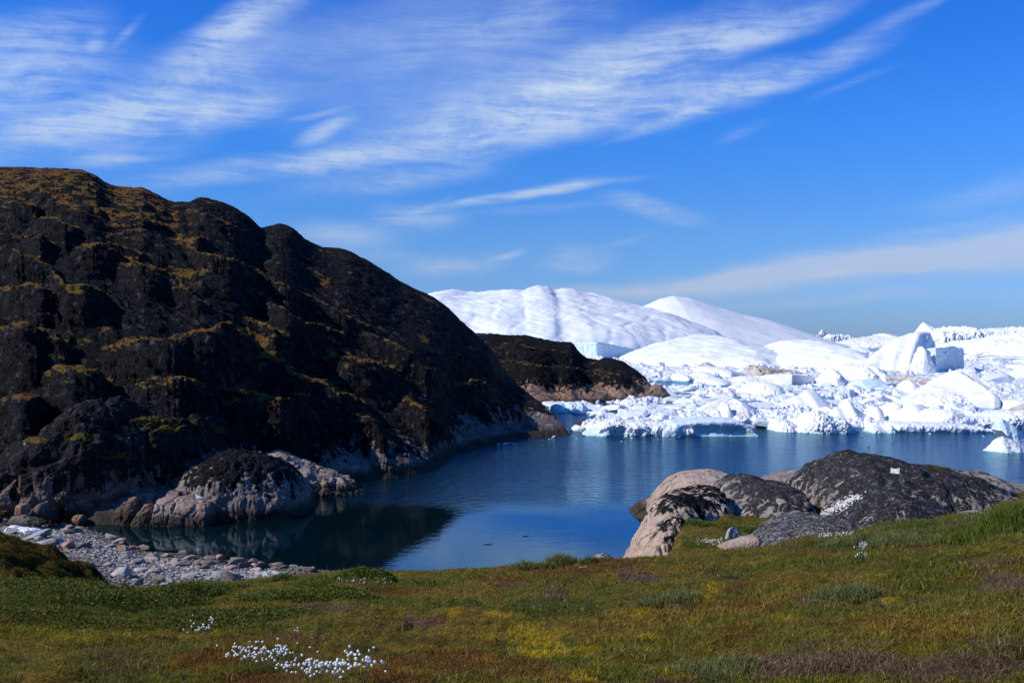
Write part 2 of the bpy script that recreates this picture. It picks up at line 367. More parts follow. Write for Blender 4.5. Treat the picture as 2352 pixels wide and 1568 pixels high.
RL = [
 ([(-60,440),(0,426),(59,422),(105,438),(164,467),(205,503)],5,1.6),
 ([(-60,455),(0,450),(44,456),(76,470),(100,478)],4,1.6),
 ([(215,481),(264,478),(293,485),(322,491),(366,503),(395,522)],5,1.7),
 ([(425,481),(469,488),(513,500),(542,514),(592,530)],5,1.7),
 ([(405,540),(454,535),(490,545)],3.5,1.7),
 ([(425,556),(439,567),(498,582),(556,593),(590,604),(640,640),(690,668)],7,1.6),
 ([(66,492),(123,494),(152,508),(185,524)],4,1.7),
 ([(50,528),(88,530),(111,536),(130,552)],4,1.7),
 ([(110,620),(129,631),(164,655),(199,659),(235,674)],5,2.4),
 ([(-60,620),(0,560),(50,572),(110,600),(140,640)],4,2.),
 ([(0,662),(60,650),(110,665),(150,700)],4,2.2),
 ([(250,600),(300,592),(360,606),(420,640),(470,690)],5,1.8),
 ([(160,560),(220,552),(280,560),(330,585)],4,1.8),
 ([(230,800),(290,784),(351,781),(410,763),(469,755),(510,737),(542,746),(588,778),(640,812),(690,846),(720,872)],8,1.9),
 ([(440,800),(500,792),(560,806),(620,830),(660,856)],4,1.7),
 ([(560,592),(603,611),(633,632),(676,652),(720,670),(764,693),(808,717),(860,744)],6,1.7),
 ([(560,650),(618,676),(653,699),(691,723),(735,737),(770,748),(800,772)],6,1.7),
 ([(830,750),(881,764),(917,787),(955,810),(984,837),(1019,848),(1057,890)],7,1.6),
 ([(560,716),(609,734),(647,755),(690,790)],5,1.7),
 ([(740,818),(797,813),(852,819),(900,834),(950,858)],5,1.8),
 ([(1035,884),(1060,874),(1090,868),(1130,878),(1165,910)],6,1.7),
 ([(620,820),(681,842),(722,860),(751,863),(781,883),(816,898),(839,918),(856,945)],6,1.7),
 ([(505,893),(546,889),(605,898),(649,904),(693,898),(728,906),(775,934)],6,2.3),
 ([(915,930),(930,917),(950,922),(1000,962),(1040,1000)],5,2.),
 ([(770,950),(800,938),(850,945),(900,985),(960,1040),(985,1072)],5,2.),
 ([(1090,925),(1130,918),(1180,936),(1230,970)],4,2.),
 ([(300,870),(370,862),(440,868),(500,900)],5,2.2),
 ([(0,920),(30,914),(80,918),(110,940)],5,2.6),
 ([(100,860),(160,838),(220,842),(260,880)],4,2.4),
 ([(-40,760),(40,742),(110,752),(170,790)],5,2.6),
]
M_HILL = rock_mat("lichen_black_bedrock", .97, .4, 3.8, .8, (.17,.145,.14), .25, True, .5, .8, HZV=.9, grey=.7, B=1.2, SK=.8)
hill, hP, hmoss, hcol, hn = make_terrain("hill", np.arange(-260, 1313, 2.6), 58, 200, 460, sil, wat, Ych, RL, [M_HILL], 1.0, .35, 0, delta=5, moss_up=.71)
tag(hill, "dark lichen-covered rock hillside with brown moss ledges sloping down to the bay", "hill", kind='structure')
sil2 = curve([(1040,764),(1095,764),(1130,765),(1160,768),(1200,768),(1240,776),(1275,783),(1310,786),(1330,808),(1352,824),(1372,826),(1390,822),(1420,826),(1450,842),(1475,862),(1490,878),(1500,895),(1510,912),(1516,925)])
wat2 = curve([(1040,935),(1200,930),(1300,924),(1450,920),(1516,917.5)])
Yc2 = curve([(1040,240),(1200,238),(1330,236),(1400,230),(1480,222),(1516,213)])
RL2 = [([(1130,800),(1180,790),(1240,800),(1300,812),(1330,840)],7,1.5),([(1150,830),(1210,832),(1260,838),(1300,838),(1350,850),(1400,875)],8,1.8),
       ([(1360,848),(1400,852),(1440,866),(1475,885)],6,1.5),([(1260,870),(1300,880),(1350,895),(1395,905)],4,1.5)]
M_HEAD = rock_mat("brown_black_bedrock", .93, .8, 4.5, .6, (.33,.21,.155), .5, True, .35, .6, HZV=.5, grey=.4, B=1.1, SK=.9)
head, _, _, _, _ = make_terrain("headland", np.arange(1040, 1517, 1.8), 196, 300, 240, sil2, wat2, Yc2, RL2, [M_HEAD], 1.2, .5, 5, moss_up=.90, top_moss=.2)
tag(head, "low dark headland with pink rock foot between the hill and the ice", "headland", kind='structure')
# ------------------------------------------------------------------ loaf: a solid rounded body under an outline, at its own distance and thickness
def loaf(name, top, vb=None, Y=None, tf=4., tb=4., a=1., b=.8, skew=0., nu=60, nt=40, noise=(), zb=-.8, mat=None, wp=.5, vbase=None,
         label=None, cat=None, group=None, smooth=True, endw=.25, seed=0, und=0., kind=None, tri=0., lin=False, meander=0., sm=.10, hollow=None, mossy=None):
    """top: outline (u,v); vb: picture height of its waterline, or Y: distance of its crest on land"""
    us = np.linspace(top[0][0], top[-1][0], nu); c = curve(top)
    if lin: tp = np.array(top, float); c = lambda x: .75*np.interp(x, tp[:,0], tp[:,1])+.125*(np.interp(x-2.5, tp[:,0], tp[:,1])+np.interp(x+2.5, tp[:,0], tp[:,1]))
    if Y is None: Yc = Yw(vb)+tf
    else: Yc = Y
    Yc = Yc+0*us if np.isscalar(Yc) or np.ndim(Yc) == 0 else curve(Y)(us)
    zt = H-(c(us)-HV)/F*Yc
    if meander: Yc = Yc+meander*np.minimum(tf, tb)*perlin(us/(us[-1]-us[0])*5+seed, 3.3, 1.7)
    X = (us-U0)/F*Yc
    zbv = zb+0*us if vbase is None else H-(curve(vbase)(us)-HV)/F*Yc
    h = np.maximum(zt-zbv, .02); wfac = np.maximum((h/h.max())**wp, .12)
    # closing columns at both ends
    k = 6; e = np.linspace(0, 1, k+1)[1:]
    he = np.sqrt(1-e**2)
    wL = endw*h[0]; wR = endw*h[-1]
    X = np.concatenate([(X[0]-wL*np.sin(e*math.pi/2))[::-1], X, X[-1]+wR*np.sin(e*math.pi/2)])
    hh = np.concatenate([(h[0]*he)[::-1], h, h[-1]*he]); wfac = np.concatenate([(wfac[0]*np.maximum(he,.3))[::-1], wfac, wfac[-1]*np.maximum(he,.3)])
    Yc = np.concatenate([np.full(k, Yc[0]), Yc, np.full(k, Yc[-1])]); zbv = np.concatenate([np.full(k, zbv[0]), zbv, np.full(k, zbv[-1])])
    th = math.pi*np.linspace(0, 1, nt)**1.15
    yy = -np.sign(np.cos(th))*np.abs(np.cos(th))**a; zz = np.abs(np.sin(th))**b
    if tri: zt_ = 1-np.abs(yy)**1.25; zz = (1-tri)*zz+tri*zt_
    yo = np.where(yy < 0, yy*tf, yy*tb)[None,:]*wfac[:,None]
    if und: yo = yo*(1-und*(1-zz)[None,:])
    # small dips of the outline belong to the crest, they do not run down the whole flank
    w_ = np.exp(-.5*((np.arange(len(hh))[:,None]-np.arange(len(hh))[None,:])/(max(sm, .001)*len(hh)))**2); hs_ = np.minimum((w_@hh)/w_.sum(1), hh*1.25) if sm else hh
    wz = (zz**3)[None,:]; HZ = (hs_[:,None]*(1-wz)+hh[:,None]*wz)*zz[None,:]
    if hollow:
        uu_ = U0+F*X/Yc; hb = sstep(hollow[0], hollow[0]+25, uu_)*sstep(hollow[1], hollow[1]-30, uu_)
        yo = yo+np.where(yy < 0, 1, 0)[None,:]*hollow[2]*hb[:,None]*(np.sin(math.pi*np.clip(zz, 0, 1)**.8))[None,:]**1.2
    P = np.stack([X[:,None]+skew*yo, Yc[:,None]+yo, zbv[:,None]+HZ], -1)
    n = -grid_normals(P)
    cen = np.array((X.mean(), Yc.mean(), zbv.mean()))
    if ((P-cen)*n).sum() < 0: n = -n
    fade = sstep(0, .12, zz)[None,:]*np.ones_like(hh)[:,None]
    hs = hh.max()
    for (am, sc, kd) in noise:
        q = P/(sc*hs)+seed*7.31
        if kd == 'c':
            f1, f2, val = cells(q[...,0], q[...,1], q[...,2], seed); dd = (val-.5)*1.2+(.5-f1)*.5
        elif kd == 'k':
            f1, f2, val = cells(q[...,0], q[...,1], q[...,2], seed); dd = -np.clip(.18-(f2-f1), 0, .18)/.18
        elif kd == 'w':     # flutes running down the face
            dd = fbm(q[...,0], q[...,1], q[...,2]*.12, 3, .55, 'b')
        elif kd == 's':     # long streaks falling to the right
            dd = fbm(q[...,0]*.10+q[...,2]*.3, q[...,1]*.10, (q[...,2]+q[...,0]*.33)*2.2, 3, .6, 'b')
        else: dd = fbm(q[...,0], q[...,1], q[...,2], 4, .55, kd)
        P = P+n*(am*hs*dd*fade)[...,None]
    P[...,2] = np.maximum(P[...,2], min(zbv.min(), P[...,2].min()))
    attrs = None
    if mossy:
        N_ = grid_normals(P)[...,2]; uu_ = U0+F*P[...,0]/P[...,1]; vv_ = HV+(H-P[...,2])/P[...,1]*F
        nz = fbm(P[...,0]/1.2, P[...,1]/1.2, P[...,2]/1.2, 3); mk = 0*nz
        for (pu, pv, ru, rv) in mossy: mk = np.maximum(mk, sstep(1.25, .7, np.sqrt(((uu_-pu)/ru)**2+((vv_-pv)/rv)**2)+.5*nz))
        attrs = {'moss': (mk*sstep(.15, .5, np.abs(N_))).ravel(), 'mosscol': np.clip(np.array((.105,.078,.016))+.06*nz[...,None]*np.array((1,.45,.1)), .01, 1).reshape(-1,3)}
    o = link(name, new_mesh(name, (P-cen).reshape(-1,3), quads=gridq(*P.shape[:2]), mats=[mat], smooth=smooth, attrs=attrs), cen)
    tag(o, label, cat, group, kind)
    return o
def hull_stone(seed, cuts=14, sub=3, rough=.04, flatz=.7, shear=.2):
    """a broken stone or block of ice: a ball cut by random planes"""
    import bmesh
    bm = bmesh.new(); bmesh.ops.create_icosphere(bm, subdivisions=sub, radius=1.)
    V = np.array([v.co[:] for v in bm.verts]); Fc = np.array([[v.index for v in f.verts] for f in bm.faces]); bm.free()
    rs = np.random.RandomState(seed)
    for i in range(cuts):
        nn = rs.normal(size=3); nn /= np.linalg.norm(nn); dd = rs.uniform(.45, .85)
        s = V@nn-dd; V = V-np.where(s > 0, s, 0)[:,None]*nn*.96
    V = V+V*(fbm(V[:,0]*1.6+seed, V[:,1]*1.6, V[:,2]*1.6, 3)*rough)[:,None]
    V[:,0] += shear*V[:,2]; V[:,2] *= flatz
    return V, Fc

def prism(name, corners, mat, noise=(), zb=-.8, bevel=.6, label=None, cat=None, group=None, seg=46, dome=0.):
    """a block with flat faces: corners (u, v of the top, distance) in order round the plan"""
    P = np.array([at(*c) for c in corners]); n = len(P); c0 = P.mean(0)
    # rounded plan outline
    ring = []; per = [np.linalg.norm(P[(i+1)%n][:2]-P[i][:2]) for i in range(n)]
    for i in range(n):
        k = max(6, int(seg*per[i]/max(per)))
        for t_ in np.arange(k)/k: ring.append(P[i]*(1-t_)+P[(i+1)%n]*t_)
    ring = np.array(ring); m = len(ring); r = max(1, int(m*.012))
    for _ in range(r): ring = .25*np.roll(ring, 1, 0)+.5*ring+.25*np.roll(ring, -1, 0)
    rows = []; zt = ring[:,2]; K = 26
    for j in range(K):
        a_ = j/(K-1); q = ring.copy(); q[:,2] = zb+(zt-zb-bevel*.5)*a_; rows.append(q)
    for j in range(1, 7):
        a_ = j/6*math.pi/2; q = ring+(c0-ring)*(bevel*(1-math.cos(a_))/np.maximum(np.linalg.norm((c0-ring)[:,:2], axis=1), .1))[:,None]; q[:,2] = zt-bevel*.5*(1-math.sin(a_)); rows.append(q)
    base = rows[-1]
    for j in range(1, 12):
        a_ = j/11.; q = base+(c0-base)*a_*.985; q[:,2] = base[:,2]*(1-a_)+zt.mean()*a_+dome*math.sin(a_*math.pi/2); rows.append(q)
    G_ = np.stack(rows, 1); nrm = grid_normals(np.concatenate([G_[-1:], G_, G_[:1]]))[1:-1]
    if ((G_-c0)*nrm)[:, :K].sum() < 0: nrm = -nrm
    hs = zt.max()-zb
    for (am, sc, kd) in noise:
        q = G_/(sc*hs)+len(name)
        if kd == 'w': dd = fbm(q[...,0], q[...,1], q[...,2]*.12, 3, .55, 'b')
        elif kd == 'c': f1, f2, val = cells(q[...,0], q[...,1], q[...,2], 5); dd = (val-.5)*1.2+(.5-f1)*.5
        else: dd = fbm(q[...,0], q[...,1], q[...,2], 4, .55, kd)
        G_ = G_+nrm*(am*hs*dd)[...,None]
    mm = G_.shape[1]; i = np.arange(m)[:,None]*mm+np.arange(mm-1)[None,:]; i2 = ((np.arange(m)+1)%m)[:,None]*mm+np.arange(mm-1)[None,:]
    Q = np.stack([i, i2, i2+1, i+1], -1).reshape(-1, 4); cen = np.array((c0[0], c0[1], 0))
    o = link(name, new_mesh(name, (G_-cen).reshape(-1,3), quads=Q, mats=[mat]), cen); o.data.polygons.foreach_set('use_smooth', np.full(len(Q), False)); tag(o, label, cat, group); return o
# ------------------------------------------------------------------ icebergs
def C1(*p): return [(1263+.2197*x, 792.4+.2197*y) for x, y in p]
def C2(*p): return [(1780+.2432*x, 792.4+.2432*y) for x, y in p]
def C6(*p): return [(1493+.2197*x, 689+.2197*y) for x, y in p]
def C7(*p): return [(1921+.2197*x, 689+.2197*y) for x, y in p]
SM = [(.05,.5,'n'),(.015,.12,'b')]
RO = [(.10,.35,'b'),(.06,.16,'c'),(.03,.06,'c')]
def berg(label, top, vb, mat=None, noise=SM, name='iceberg', cat='iceberg', group='icebergs in the fjord', **k):
    k.setdefault('nu', 70); k.setdefault('nt', 50)
    foot = k.pop('foot', 0)
    o = loaf(name, top, vb, noise=noise, mat=mat or M_ICE, label=label, cat=cat, group=group, seed=len(bpy.data.objects) % 97, **k)
    if foot:       # the ice goes on under the water, a little in front of the visible part
        xs = [v.co.x for v in o.data.vertices]; ys = [v.co.y for v in o.data.vertices]; x0, x1, y0 = min(xs), max(xs), min(ys)
        V, Fc = hull_stone(int(abs(x0*10)) % 50, 9, 3, .15, 1, 0)
        V = V*np.array(((x1-x0)*.56, foot+1.2, .55))+np.array(((x0+x1)/2, y0+.8, -.70-o.location.z))
        link('submerged_ice', new_mesh('submerged_ice', V, tris=Fc, mats=[M_ICE_TEAL]), parent=o)
    return o
# far giants
berg("huge crevassed white iceberg rising behind the dark headland",
     [(900,700),(940,690),(980,678),(1010,674),(1040,670),(1080,675),(1120,672),(1170,668),(1195,670),(1215,663),(1235,659),(1250,661),(1268,670),(1290,667),(1310,668),(1330,674),(1360,680),(1400,688),(1440,698),(1475,706),(1510,718),(1550,738),(1590,760),(1620,782),(1650,800)],
     822, M_ICE_FAR, [(.08,.9,'n'),(.012,.14,'s'),(.004,.05,'s'),(.010,.45,'k')], sm=.2, tf=250, tb=200, a=1., b=.95, nu=330, nt=240, zb=-3, wp=.3)
berg("smooth white cone-topped iceberg on the skyline, right of the crevassed giant",
     [(1440,735),(1470,706),(1490,697),(1515,684),(1545,677.5),(1580,684),(1610,694),(1640,705),(1697,720),(1760,733),(1803,746),(1856,766),(1900,785),(1930,798),(1965,812)],
     808, M_ICE_SMOOTH, [(.03,1.,'n'),(.010,.4,'s'),(.004,.05,'n')], tf=250, tb=160, a=1., b=.95, tri=.7, lin=True, nu=150, nt=110, wp=.35, zb=-3)
prism("iceberg", [(1215,782,700),(1372,785,672),(1457,799,716),(1440,800,760),(1230,790,800)], M_ICE_BLUE, [(.05,.8,'n'),(.05,.35,'w'),(.02,.15,'c')], label="blocky ice cliff with pale blue fluted face, half hidden by the dark headland", cat="iceberg", group="icebergs in the fjord", bevel=3., seg=90)
berg("low wavy white dome iceberg in front of the smooth cone-topped one",
     [(1415,834),(1440,818),(1493,795),(1540,782),(1581,773),(1616,770),(1634,775),(1691,786),(1757,799),(1800,806),(1850,816),(1900,832),(1945,846)],
     846, M_ICE_SMOOTH, [(.12,1.1,'n'),(.035,.45,'s'),(.012,.5,'k'),(.004,.08,'n')], tf=150, tb=70, a=1., b=.95, nu=170, nt=120, wp=.4)
berg("swept wavy white iceberg on the right foot of the cone-topped one",
     [(1735,812),(1768,797),(1800,783),(1832,780),(1868,795),(1900,808),(1924,820),(1960,838),(1985,850)],
     853, M_ICE_SMOOTH, [(.12,1.1,'n'),(.035,.45,'s'),(.012,.5,'k'),(.004,.08,'n')], tf=110, tb=60, a=1., b=.9, nu=130, nt=90, wp=.4)
berg("tiny jagged white ice spire on the horizon right of the cone-topped iceberg", [(1876,772),(1883,762),(1888,757),(1894,763),(1902,772)], 786, M_ICE,
     [(.12,.4,'c'),(.05,.15,'b')], tf=25, tb=30, nu=40, nt=30)
berg("rubbly low white ice ridge on the horizon beside the tiny spire", [(1890,776),(1910,767),(1930,769),(1950,770),(1963,776)], 787, M_ICE,
     [(.14,.3,'c'),(.1,.12,'c')], tf=60, tb=60, nu=90, nt=40)
berg("long low ice shelf with dark speckled top on the horizon", C7((-40,460),(60,430),(200,400),(400,370),(440,350),(540,365),(600,390),(680,405),(760,430)), 800, M_ICE_DIRTY,
     [(.10,.5,'n'),(.05,.12,'c')], tf=120, tb=60, nu=110, nt=50)
berg("smooth pale dome of ice below the dark-speckled horizon shelf", C7((90,570),(140,520),(200,490),(250,490),(300,520),(345,560)), 815, M_ICE_BLUE, SM, tf=30, tb=30, nu=50)
berg("bright pointed ice peak standing above the long ice wall at right", C7((838,360),(860,310),(885,260),(905,225),(925,240),(980,280),(1030,305),(1090,325),(1130,345)), 800, M_ICE_SMOOTH,
     [(.04,.6,'n')], tf=120, tb=80, b=1.1, a=1., tri=.8, lin=True, meander=.25, nu=70)
berg("long vertical ice wall with furrowed face along the right horizon",
     C7((985,335),(1060,325),(1150,322),(1215,330),(1240,310),(1270,285),(1300,279),(1335,290),(1365,316),(1450,316),(1520,318),(1570,318),(1620,308),(1700,306),(1760,300),(1830,290),(1900,292),(1960,308),(2100,312),(2300,330)),
     802, M_ICE_FAR, [(.06,.8,'n'),(.10,.28,'w'),(.03,.08,'c')], tf=60, tb=120, a=.6, b=.35, nu=260, nt=70, wp=.1)
berg("large hummocky blue-white iceberg filling the right edge under the long wall",
     C7((1150,520),(1200,480),(1300,450),(1420,425),(1520,415),(1600,430),(1640,425),(1700,390),(1800,370),(1960,358),(2100,360),(2300,380)),
     838, M_ICE_FAR, [(.14,.5,'b'),(.06,.2,'b'),(.05,.12,'c'),(.02,.05,'c')], tf=150, tb=60, a=.85, b=.7, nu=200, nt=110, wp=.25)
# tall fin and its block
berg("tall white fin-shaped iceberg with long smooth left slope ending in a sheer edge",
     C7((190,700),(260,665),(330,615),(400,560),(480,500),(560,440),(630,400),(700,370),(780,350),(850,340),(920,335),(985,332),(1000,380)),
     857, M_ICE_SMOOTH, [(.05,.9,'n'),(.02,.25,'b')], tf=30, tb=26, a=.9, b=.85, skew=.55, tri=.8, lin=True, meander=.25, nu=110, nt=80, wp=.25, endw=.02)
prism("iceberg", [(2130,801,388),(2149,799,380),(2172,797,387),(2197,793,396),(2203,800,397),(2214,799,403),(2208,798,425),(2120,800,420)], M_ICE_BLUE, [(.05,.5,'n'),(.03,.22,'c'),(.012,.2,'w')], label="grey-blue flat-topped ice block in shade, right of the tall fin", cat="iceberg", group="icebergs in the fjord", bevel=1.2)
for lab, o, vb in (("small white ice lump perched low on the tall fin's slope", C7((655,580),(660,500),(700,505),(745,525),(775,560)), 851),
                   ("cracked blue-shadowed ice lump at the foot of the tall fin", C7((715,700),(740,620),(800,595),(832,600),(840,650),(900,680),(900,740)), 861),
                   ("narrow rough ice rib leaning on the tall fin's sheer end", C7((838,690),(850,560),(900,490),(930,520),(940,600),(930,730)), 859)):
    berg(lab, o, vb, M_ICE, [(.10,.5,'c'),(.05,.2,'b')], tf=4, tb=8, a=.8, b=.6, nu=40, nt=36)
berg("broken white ice ridge in front of the tall fin", C7((0,770),(60,700),(110,680),(170,670),(200,690),(270,668),(320,700),(400,712),(480,735),(560,742),(640,765),(700,790),(720,820)),
     877, M_ICE, RO, tf=22, tb=20, nu=130, nt=60)
berg("grey silty low ice sheet in front of the broken white ridge", C7((180,910),(260,880),(360,858),(480,842),(600,830),(680,835),(740,790),(800,830),(900,838)), 893, M_ICE_SOIL,
     [(.10,.4,'b'),(.05,.1,'c')], tf=30, tb=30, nu=100, nt=50)
# middle row
berg("flat white slab iceberg with dark soil heap at its left end", C6((505,745),(540,720),(600,695),(660,690),(720,705),(800,725),(850,740),(920,750),(975,770),(980,800)), 868, M_ICE,
     [(.06,.6,'n')], tf=30, tb=20, a=.7, b=.4, nu=70)
berg("dark soil-covered heap of ice behind the flat white slab", C6((515,720),(525,668),(545,672),(570,652),(600,650),(640,672),(690,695)), 846, M_ICE_SOIL, RO, tf=9, tb=9, nu=60, cat='ice heap')
berg("blue-shadowed broken ice lump beside the flat white slab", C6((850,760),(850,700),(900,690),(960,700),(1000,680),(1060,700),(1110,750),(1130,780)), 862, M_ICE, RO, tf=12, tb=12, nu=80)
berg("long brown silty ice ridge behind the box-shaped iceberg", C6((1055,730),(1065,685),(1090,690),(1170,690),(1240,715),(1330,730),(1440,735),(1560,760),(1640,785),(1700,800),(1790,815)), 868, M_ICE_SOIL,
     [(.14,.3,'c'),(.08,.12,'c')], tf=14, tb=16, nu=150, nt=60)
prism("iceberg", [(1743,862,288),(1752,860,285),(1820,859,279),(1866,862,286),(1868,866,290),(1800,864,304)], M_ICE_SMOOTH, [(.04,.8,'n'),(.015,.25,'b')], label="box-shaped flat-topped white iceberg with shaded right end", cat="iceberg", group="icebergs in the fjord", bevel=1.6, dome=.6)
berg("rounded white floe over a green waterline, left of the rough floe", C6((487,860),(520,835),(580,810),(650,803),(720,812),(745,830),(790,830),(845,860)), 885, M_ICE_SMOOTH, [(.05,.6,'n')], foot=3.0, tf=16, tb=12, a=.8, b=.6, nu=70)
berg("rough white floe with shaded right side left of the box-shaped iceberg", C6((835,860),(880,830),(940,800),(1000,795),(1060,800),(1090,800),(1120,790),(1140,830),(1190,850)), 885, M_ICE, RO, tf=12, tb=12, nu=80)
berg("rough turquoise-fronted ice bank across the blue-green pool", C6((-20,850),(60,830),(120,820),(200,830),(260,800),(330,770),(400,800),(450,790),(540,755),(600,760),(660,790)), 876, M_ICE, RO, foot=4.0, tf=14, tb=18, a=.7, b=.5, nu=140, nt=60)
berg("pale rounded iceberg with bright turquoise notch at its left foot", C6((1005,930),(1050,895),(1110,865),(1180,855),(1260,865),(1310,890),(1360,890),(1420,930),(1500,960),(1570,965)), 912, M_ICE_FAR,
     [(.09,.45,'b'),(.04,.15,'c')], foot=2.0, tf=10, tb=14, a=.8, b=.6, nu=110)
berg("flat dirty grey-brown floe with a dark waterline", C6((500,990),(560,960),(640,935),(700,955),(760,945),(780,915),(810,920),(850,965),(920,970),(1035,990)), 912, M_ICE_DIRTY, RO, tf=8, tb=8, nu=100)
berg("white pyramid-shaped iceberg with shaded right flank, right of the dirty spiked one", C6((1290,1120),(1380,1060),(1480,1015),(1560,985),(1640,945),(1690,930),(1715,935),(1750,975),(1820,1040),(1890,1095),(1925,1125)), 939, M_ICE_SMOOTH,
     [(.04,.6,'n'),(.02,.15,'b')], tf=10, tb=12, a=1., b=1.0, tri=.8, lin=True, meander=.25, nu=90, nt=60)
berg("pair of small stacked ice lumps behind the white pyramid", C2((410,370),(430,310),(480,280),(490,230),(530,220),(590,260),(600,300),(690,350)), 886, M_ICE, RO, tf=8, tb=8, nu=70)
berg("great white horned iceberg with grooved dark-blue cleft, largest of the middle right",
     C2((1235,520),(1300,470),(1400,420),(1480,360),(1560,305),(1620,265),(1690,240),(1730,250),(1765,300),(1800,350),(1815,395),(1830,440)), 921, M_ICE_SMOOTH,
     [(.05,.6,'n'),(.025,.2,'b')], tf=16, tb=13, a=1., b=.95, skew=-.2, tri=.8, lin=True, meander=.25, nu=110, nt=80)
berg("slanting white ice blade just right of the horned iceberg", C2((1735,330),(1745,255),(1775,250),(1820,280),(1870,330),(1900,390),(1935,445)), 905, M_ICE_SMOOTH, [(.04,.5,'n')], tf=7, tb=14, b=.9, tri=.8, lin=True, meander=.25, nu=60)
berg("long sloping grey-white ridge running down right of the ice blade", C2((1800,300),(1860,285),(1940,310),(2020,360),(2080,410),(2150,450),(2200,470)), 907, M_ICE_DIRTY, [(.06,.5,'n'),(.03,.1,'c')], tf=14, tb=20, b=.9, tri=.8, lin=True, meander=.25, nu=80)
berg("upright white tooth of ice at the left foot of the horned iceberg", C2((1232,440),(1228,350),(1250,332),(1290,345),(1330,370),(1352,400),(1345,440)), 905, M_ICE_SMOOTH, [(.04,.6,'n')], tf=4, tb=6, a=.8, b=.7, nu=50)
berg("pock-marked pale blue ice bank below the horned iceberg", C2((1200,560),(1280,520),(1360,500),(1420,480),(1500,470),(1580,460),(1640,460),(1700,485),(1750,520),(1762,560)), 937, M_ICE_FAR,
     [(.10,.30,'c'),(.07,.13,'c'),(.03,.06,'b')], tf=9, tb=10, a=.7, b=.5, nu=120, nt=70)
prism("iceberg", [(2209,906,190),(2222,903,186),(2284,904,182),(2296,908,182),(2314,924,190),(2290,912,205),(2225,904,205)], M_ICE_SMOOTH, [(.05,.8,'n'),(.01,.2,'b')], label="smooth white slab with rounded top over a dark green waterline at right", cat="iceberg", group="icebergs in the fjord", bevel=2.4, dome=.3)
berg("round snowy lump at the right edge behind the dirty arch", C2((2200,590),(2210,545),(2250,522),(2300,520),(2352,530),(2400,560)), 945, M_ICE, RO, tf=5, tb=6, nu=60)
berg("dirty grey arched ice ridge at the right edge of the picture", C2((2195,615),(2240,600),(2290,575),(2340,560),(2420,545)), 946, M_ICE_SOIL, [(.1,.5,'b')], tf=2, tb=3, nu=50)
# front row
berg("ribbed white iceberg with a long sweeping back behind the dirty spike",
     C1((1540,670),(1580,640),(1640,610),(1720,580),(1800,555),(1850,545),(1900,542),(1960,560),(2040,590),(2120,640),(2200,690),(2290,735),(2350,760)), 957, M_ICE_SMOOTH,
     [(.04,.6,'n'),(.03,.2,'s')], tf=9, tb=11, a=1., b=.9, tri=.8, lin=True, meander=.25, nu=110, nt=70)
berg("white floe carrying a brown-stained spike of ice", C1((1640,775),(1680,735),(1715,680),(1735,668),(1760,690),(1790,620),(1815,590),(1830,588),(1850,620),(1866,660),(1880,682),(1940,680),(1990,655),(2035,650),(2060,690),(2130,730),(2210,765)), 965, M_ICE_DIRTY,
     [(.05,.5,'n'),(.03,.12,'c')], tf=4, tb=5, a=.9, b=.75, nu=150, nt=60)
berg("long floe with deep blue hollowed front, nearest across the open water",
     C1((1180,860),(1240,835),(1300,806),(1340,800),(1450,790),(1560,780),(1650,775),(1800,774),(1930,780),(1990,800),(2040,830),(2080,870),(2110,900),(2142,925)), 1003, M_ICE_BLUE,
     [(.08,1.,'n'),(.04,.5,'b'),(.012,.14,'b')], tf=2.4, tb=9, a=.5, b=.42, und=.12, nu=200, nt=90, wp=.12, zb=-.6, foot=1.2, hollow=(1545,1735,.9))
berg("blocky white and blue floe joined left of the blue-hollowed one",
     C1((500,880),(540,845),(600,815),(700,800),(800,818),(900,822),(1000,830),(1100,838),(1200,830),(1290,822),(1340,815),(1420,840),(1480,880)), 1002.5, M_ICE,
     [(.12,.8,'n'),(.14,.5,'b'),(.10,.3,'c'),(.01,.1,'b')], tf=2.2, tb=8, a=.55, b=.45, und=.3, nu=200, nt=90, wp=.12, zb=-.6, foot=1.2, hollow=(1385,1450,1.2))
berg("rough white lump with dark blue pits, front row right of the blue-hollowed floe",
     C2((200,780),(230,735),(300,665),(340,640),(400,638),(480,655),(520,680),(570,685),(620,690),(660,730),(700,770),(760,810),(795,838)), 996, M_ICE,
     [(.10,.35,'b'),(.09,.16,'c'),(.04,.07,'c')], foot=1.5, tf=4, tb=6, a=.8, b=.6, nu=150, nt=80)
berg("low white ice apron with green foot beside the blue-hollowed floe", C2((-40,800),(0,720),(60,700),(130,720),(200,750),(240,790)), 993, M_ICE, RO, foot=1.2, tf=4, tb=8, nu=90)
berg("small white cone of ice behind the pitted front lump", C2((490,700),(520,630),(570,585),(620,575),(630,520),(675,502),(715,525),(740,580),(800,620),(850,650),(880,700)), 974, M_ICE_SMOOTH, [(.05,.5,'n'),(.03,.15,'b')], tf=5, tb=6, b=.85, tri=.8, lin=True, meander=.25, nu=90)
berg("tilted pale block standing between the cone and the rounded peak", C2((870,700),(890,610),(940,575),(1010,580),(1030,610),(990,680),(960,720)), 973, M_ICE_DIRTY, [(.08,.5,'c')], tf=3, tb=4, nu=50)
berg("frosty pale blue ice pinnacle behind the rounded front peak", C2((990,690),(1020,640),(1050,590),(1080,560),(1120,545),(1180,570),(1200,600)), 969, M_ICE_FAR, RO, tf=4, tb=5, nu=70)
berg("rounded white front peak with shaded right flank on its own shelf",
     C2((930,730),(960,700),(1020,690),(1100,650),(1180,605),(1260,570),(1340,558),(1390,558),(1430,585),(1470,640),(1520,705),(1560,748)), 977, M_ICE_SMOOTH, [(.04,.6,'n'),(.015,.15,'b')], tf=4.5, tb=6, b=.9, tri=.8, lin=True, meander=.25, nu=100, nt=60)
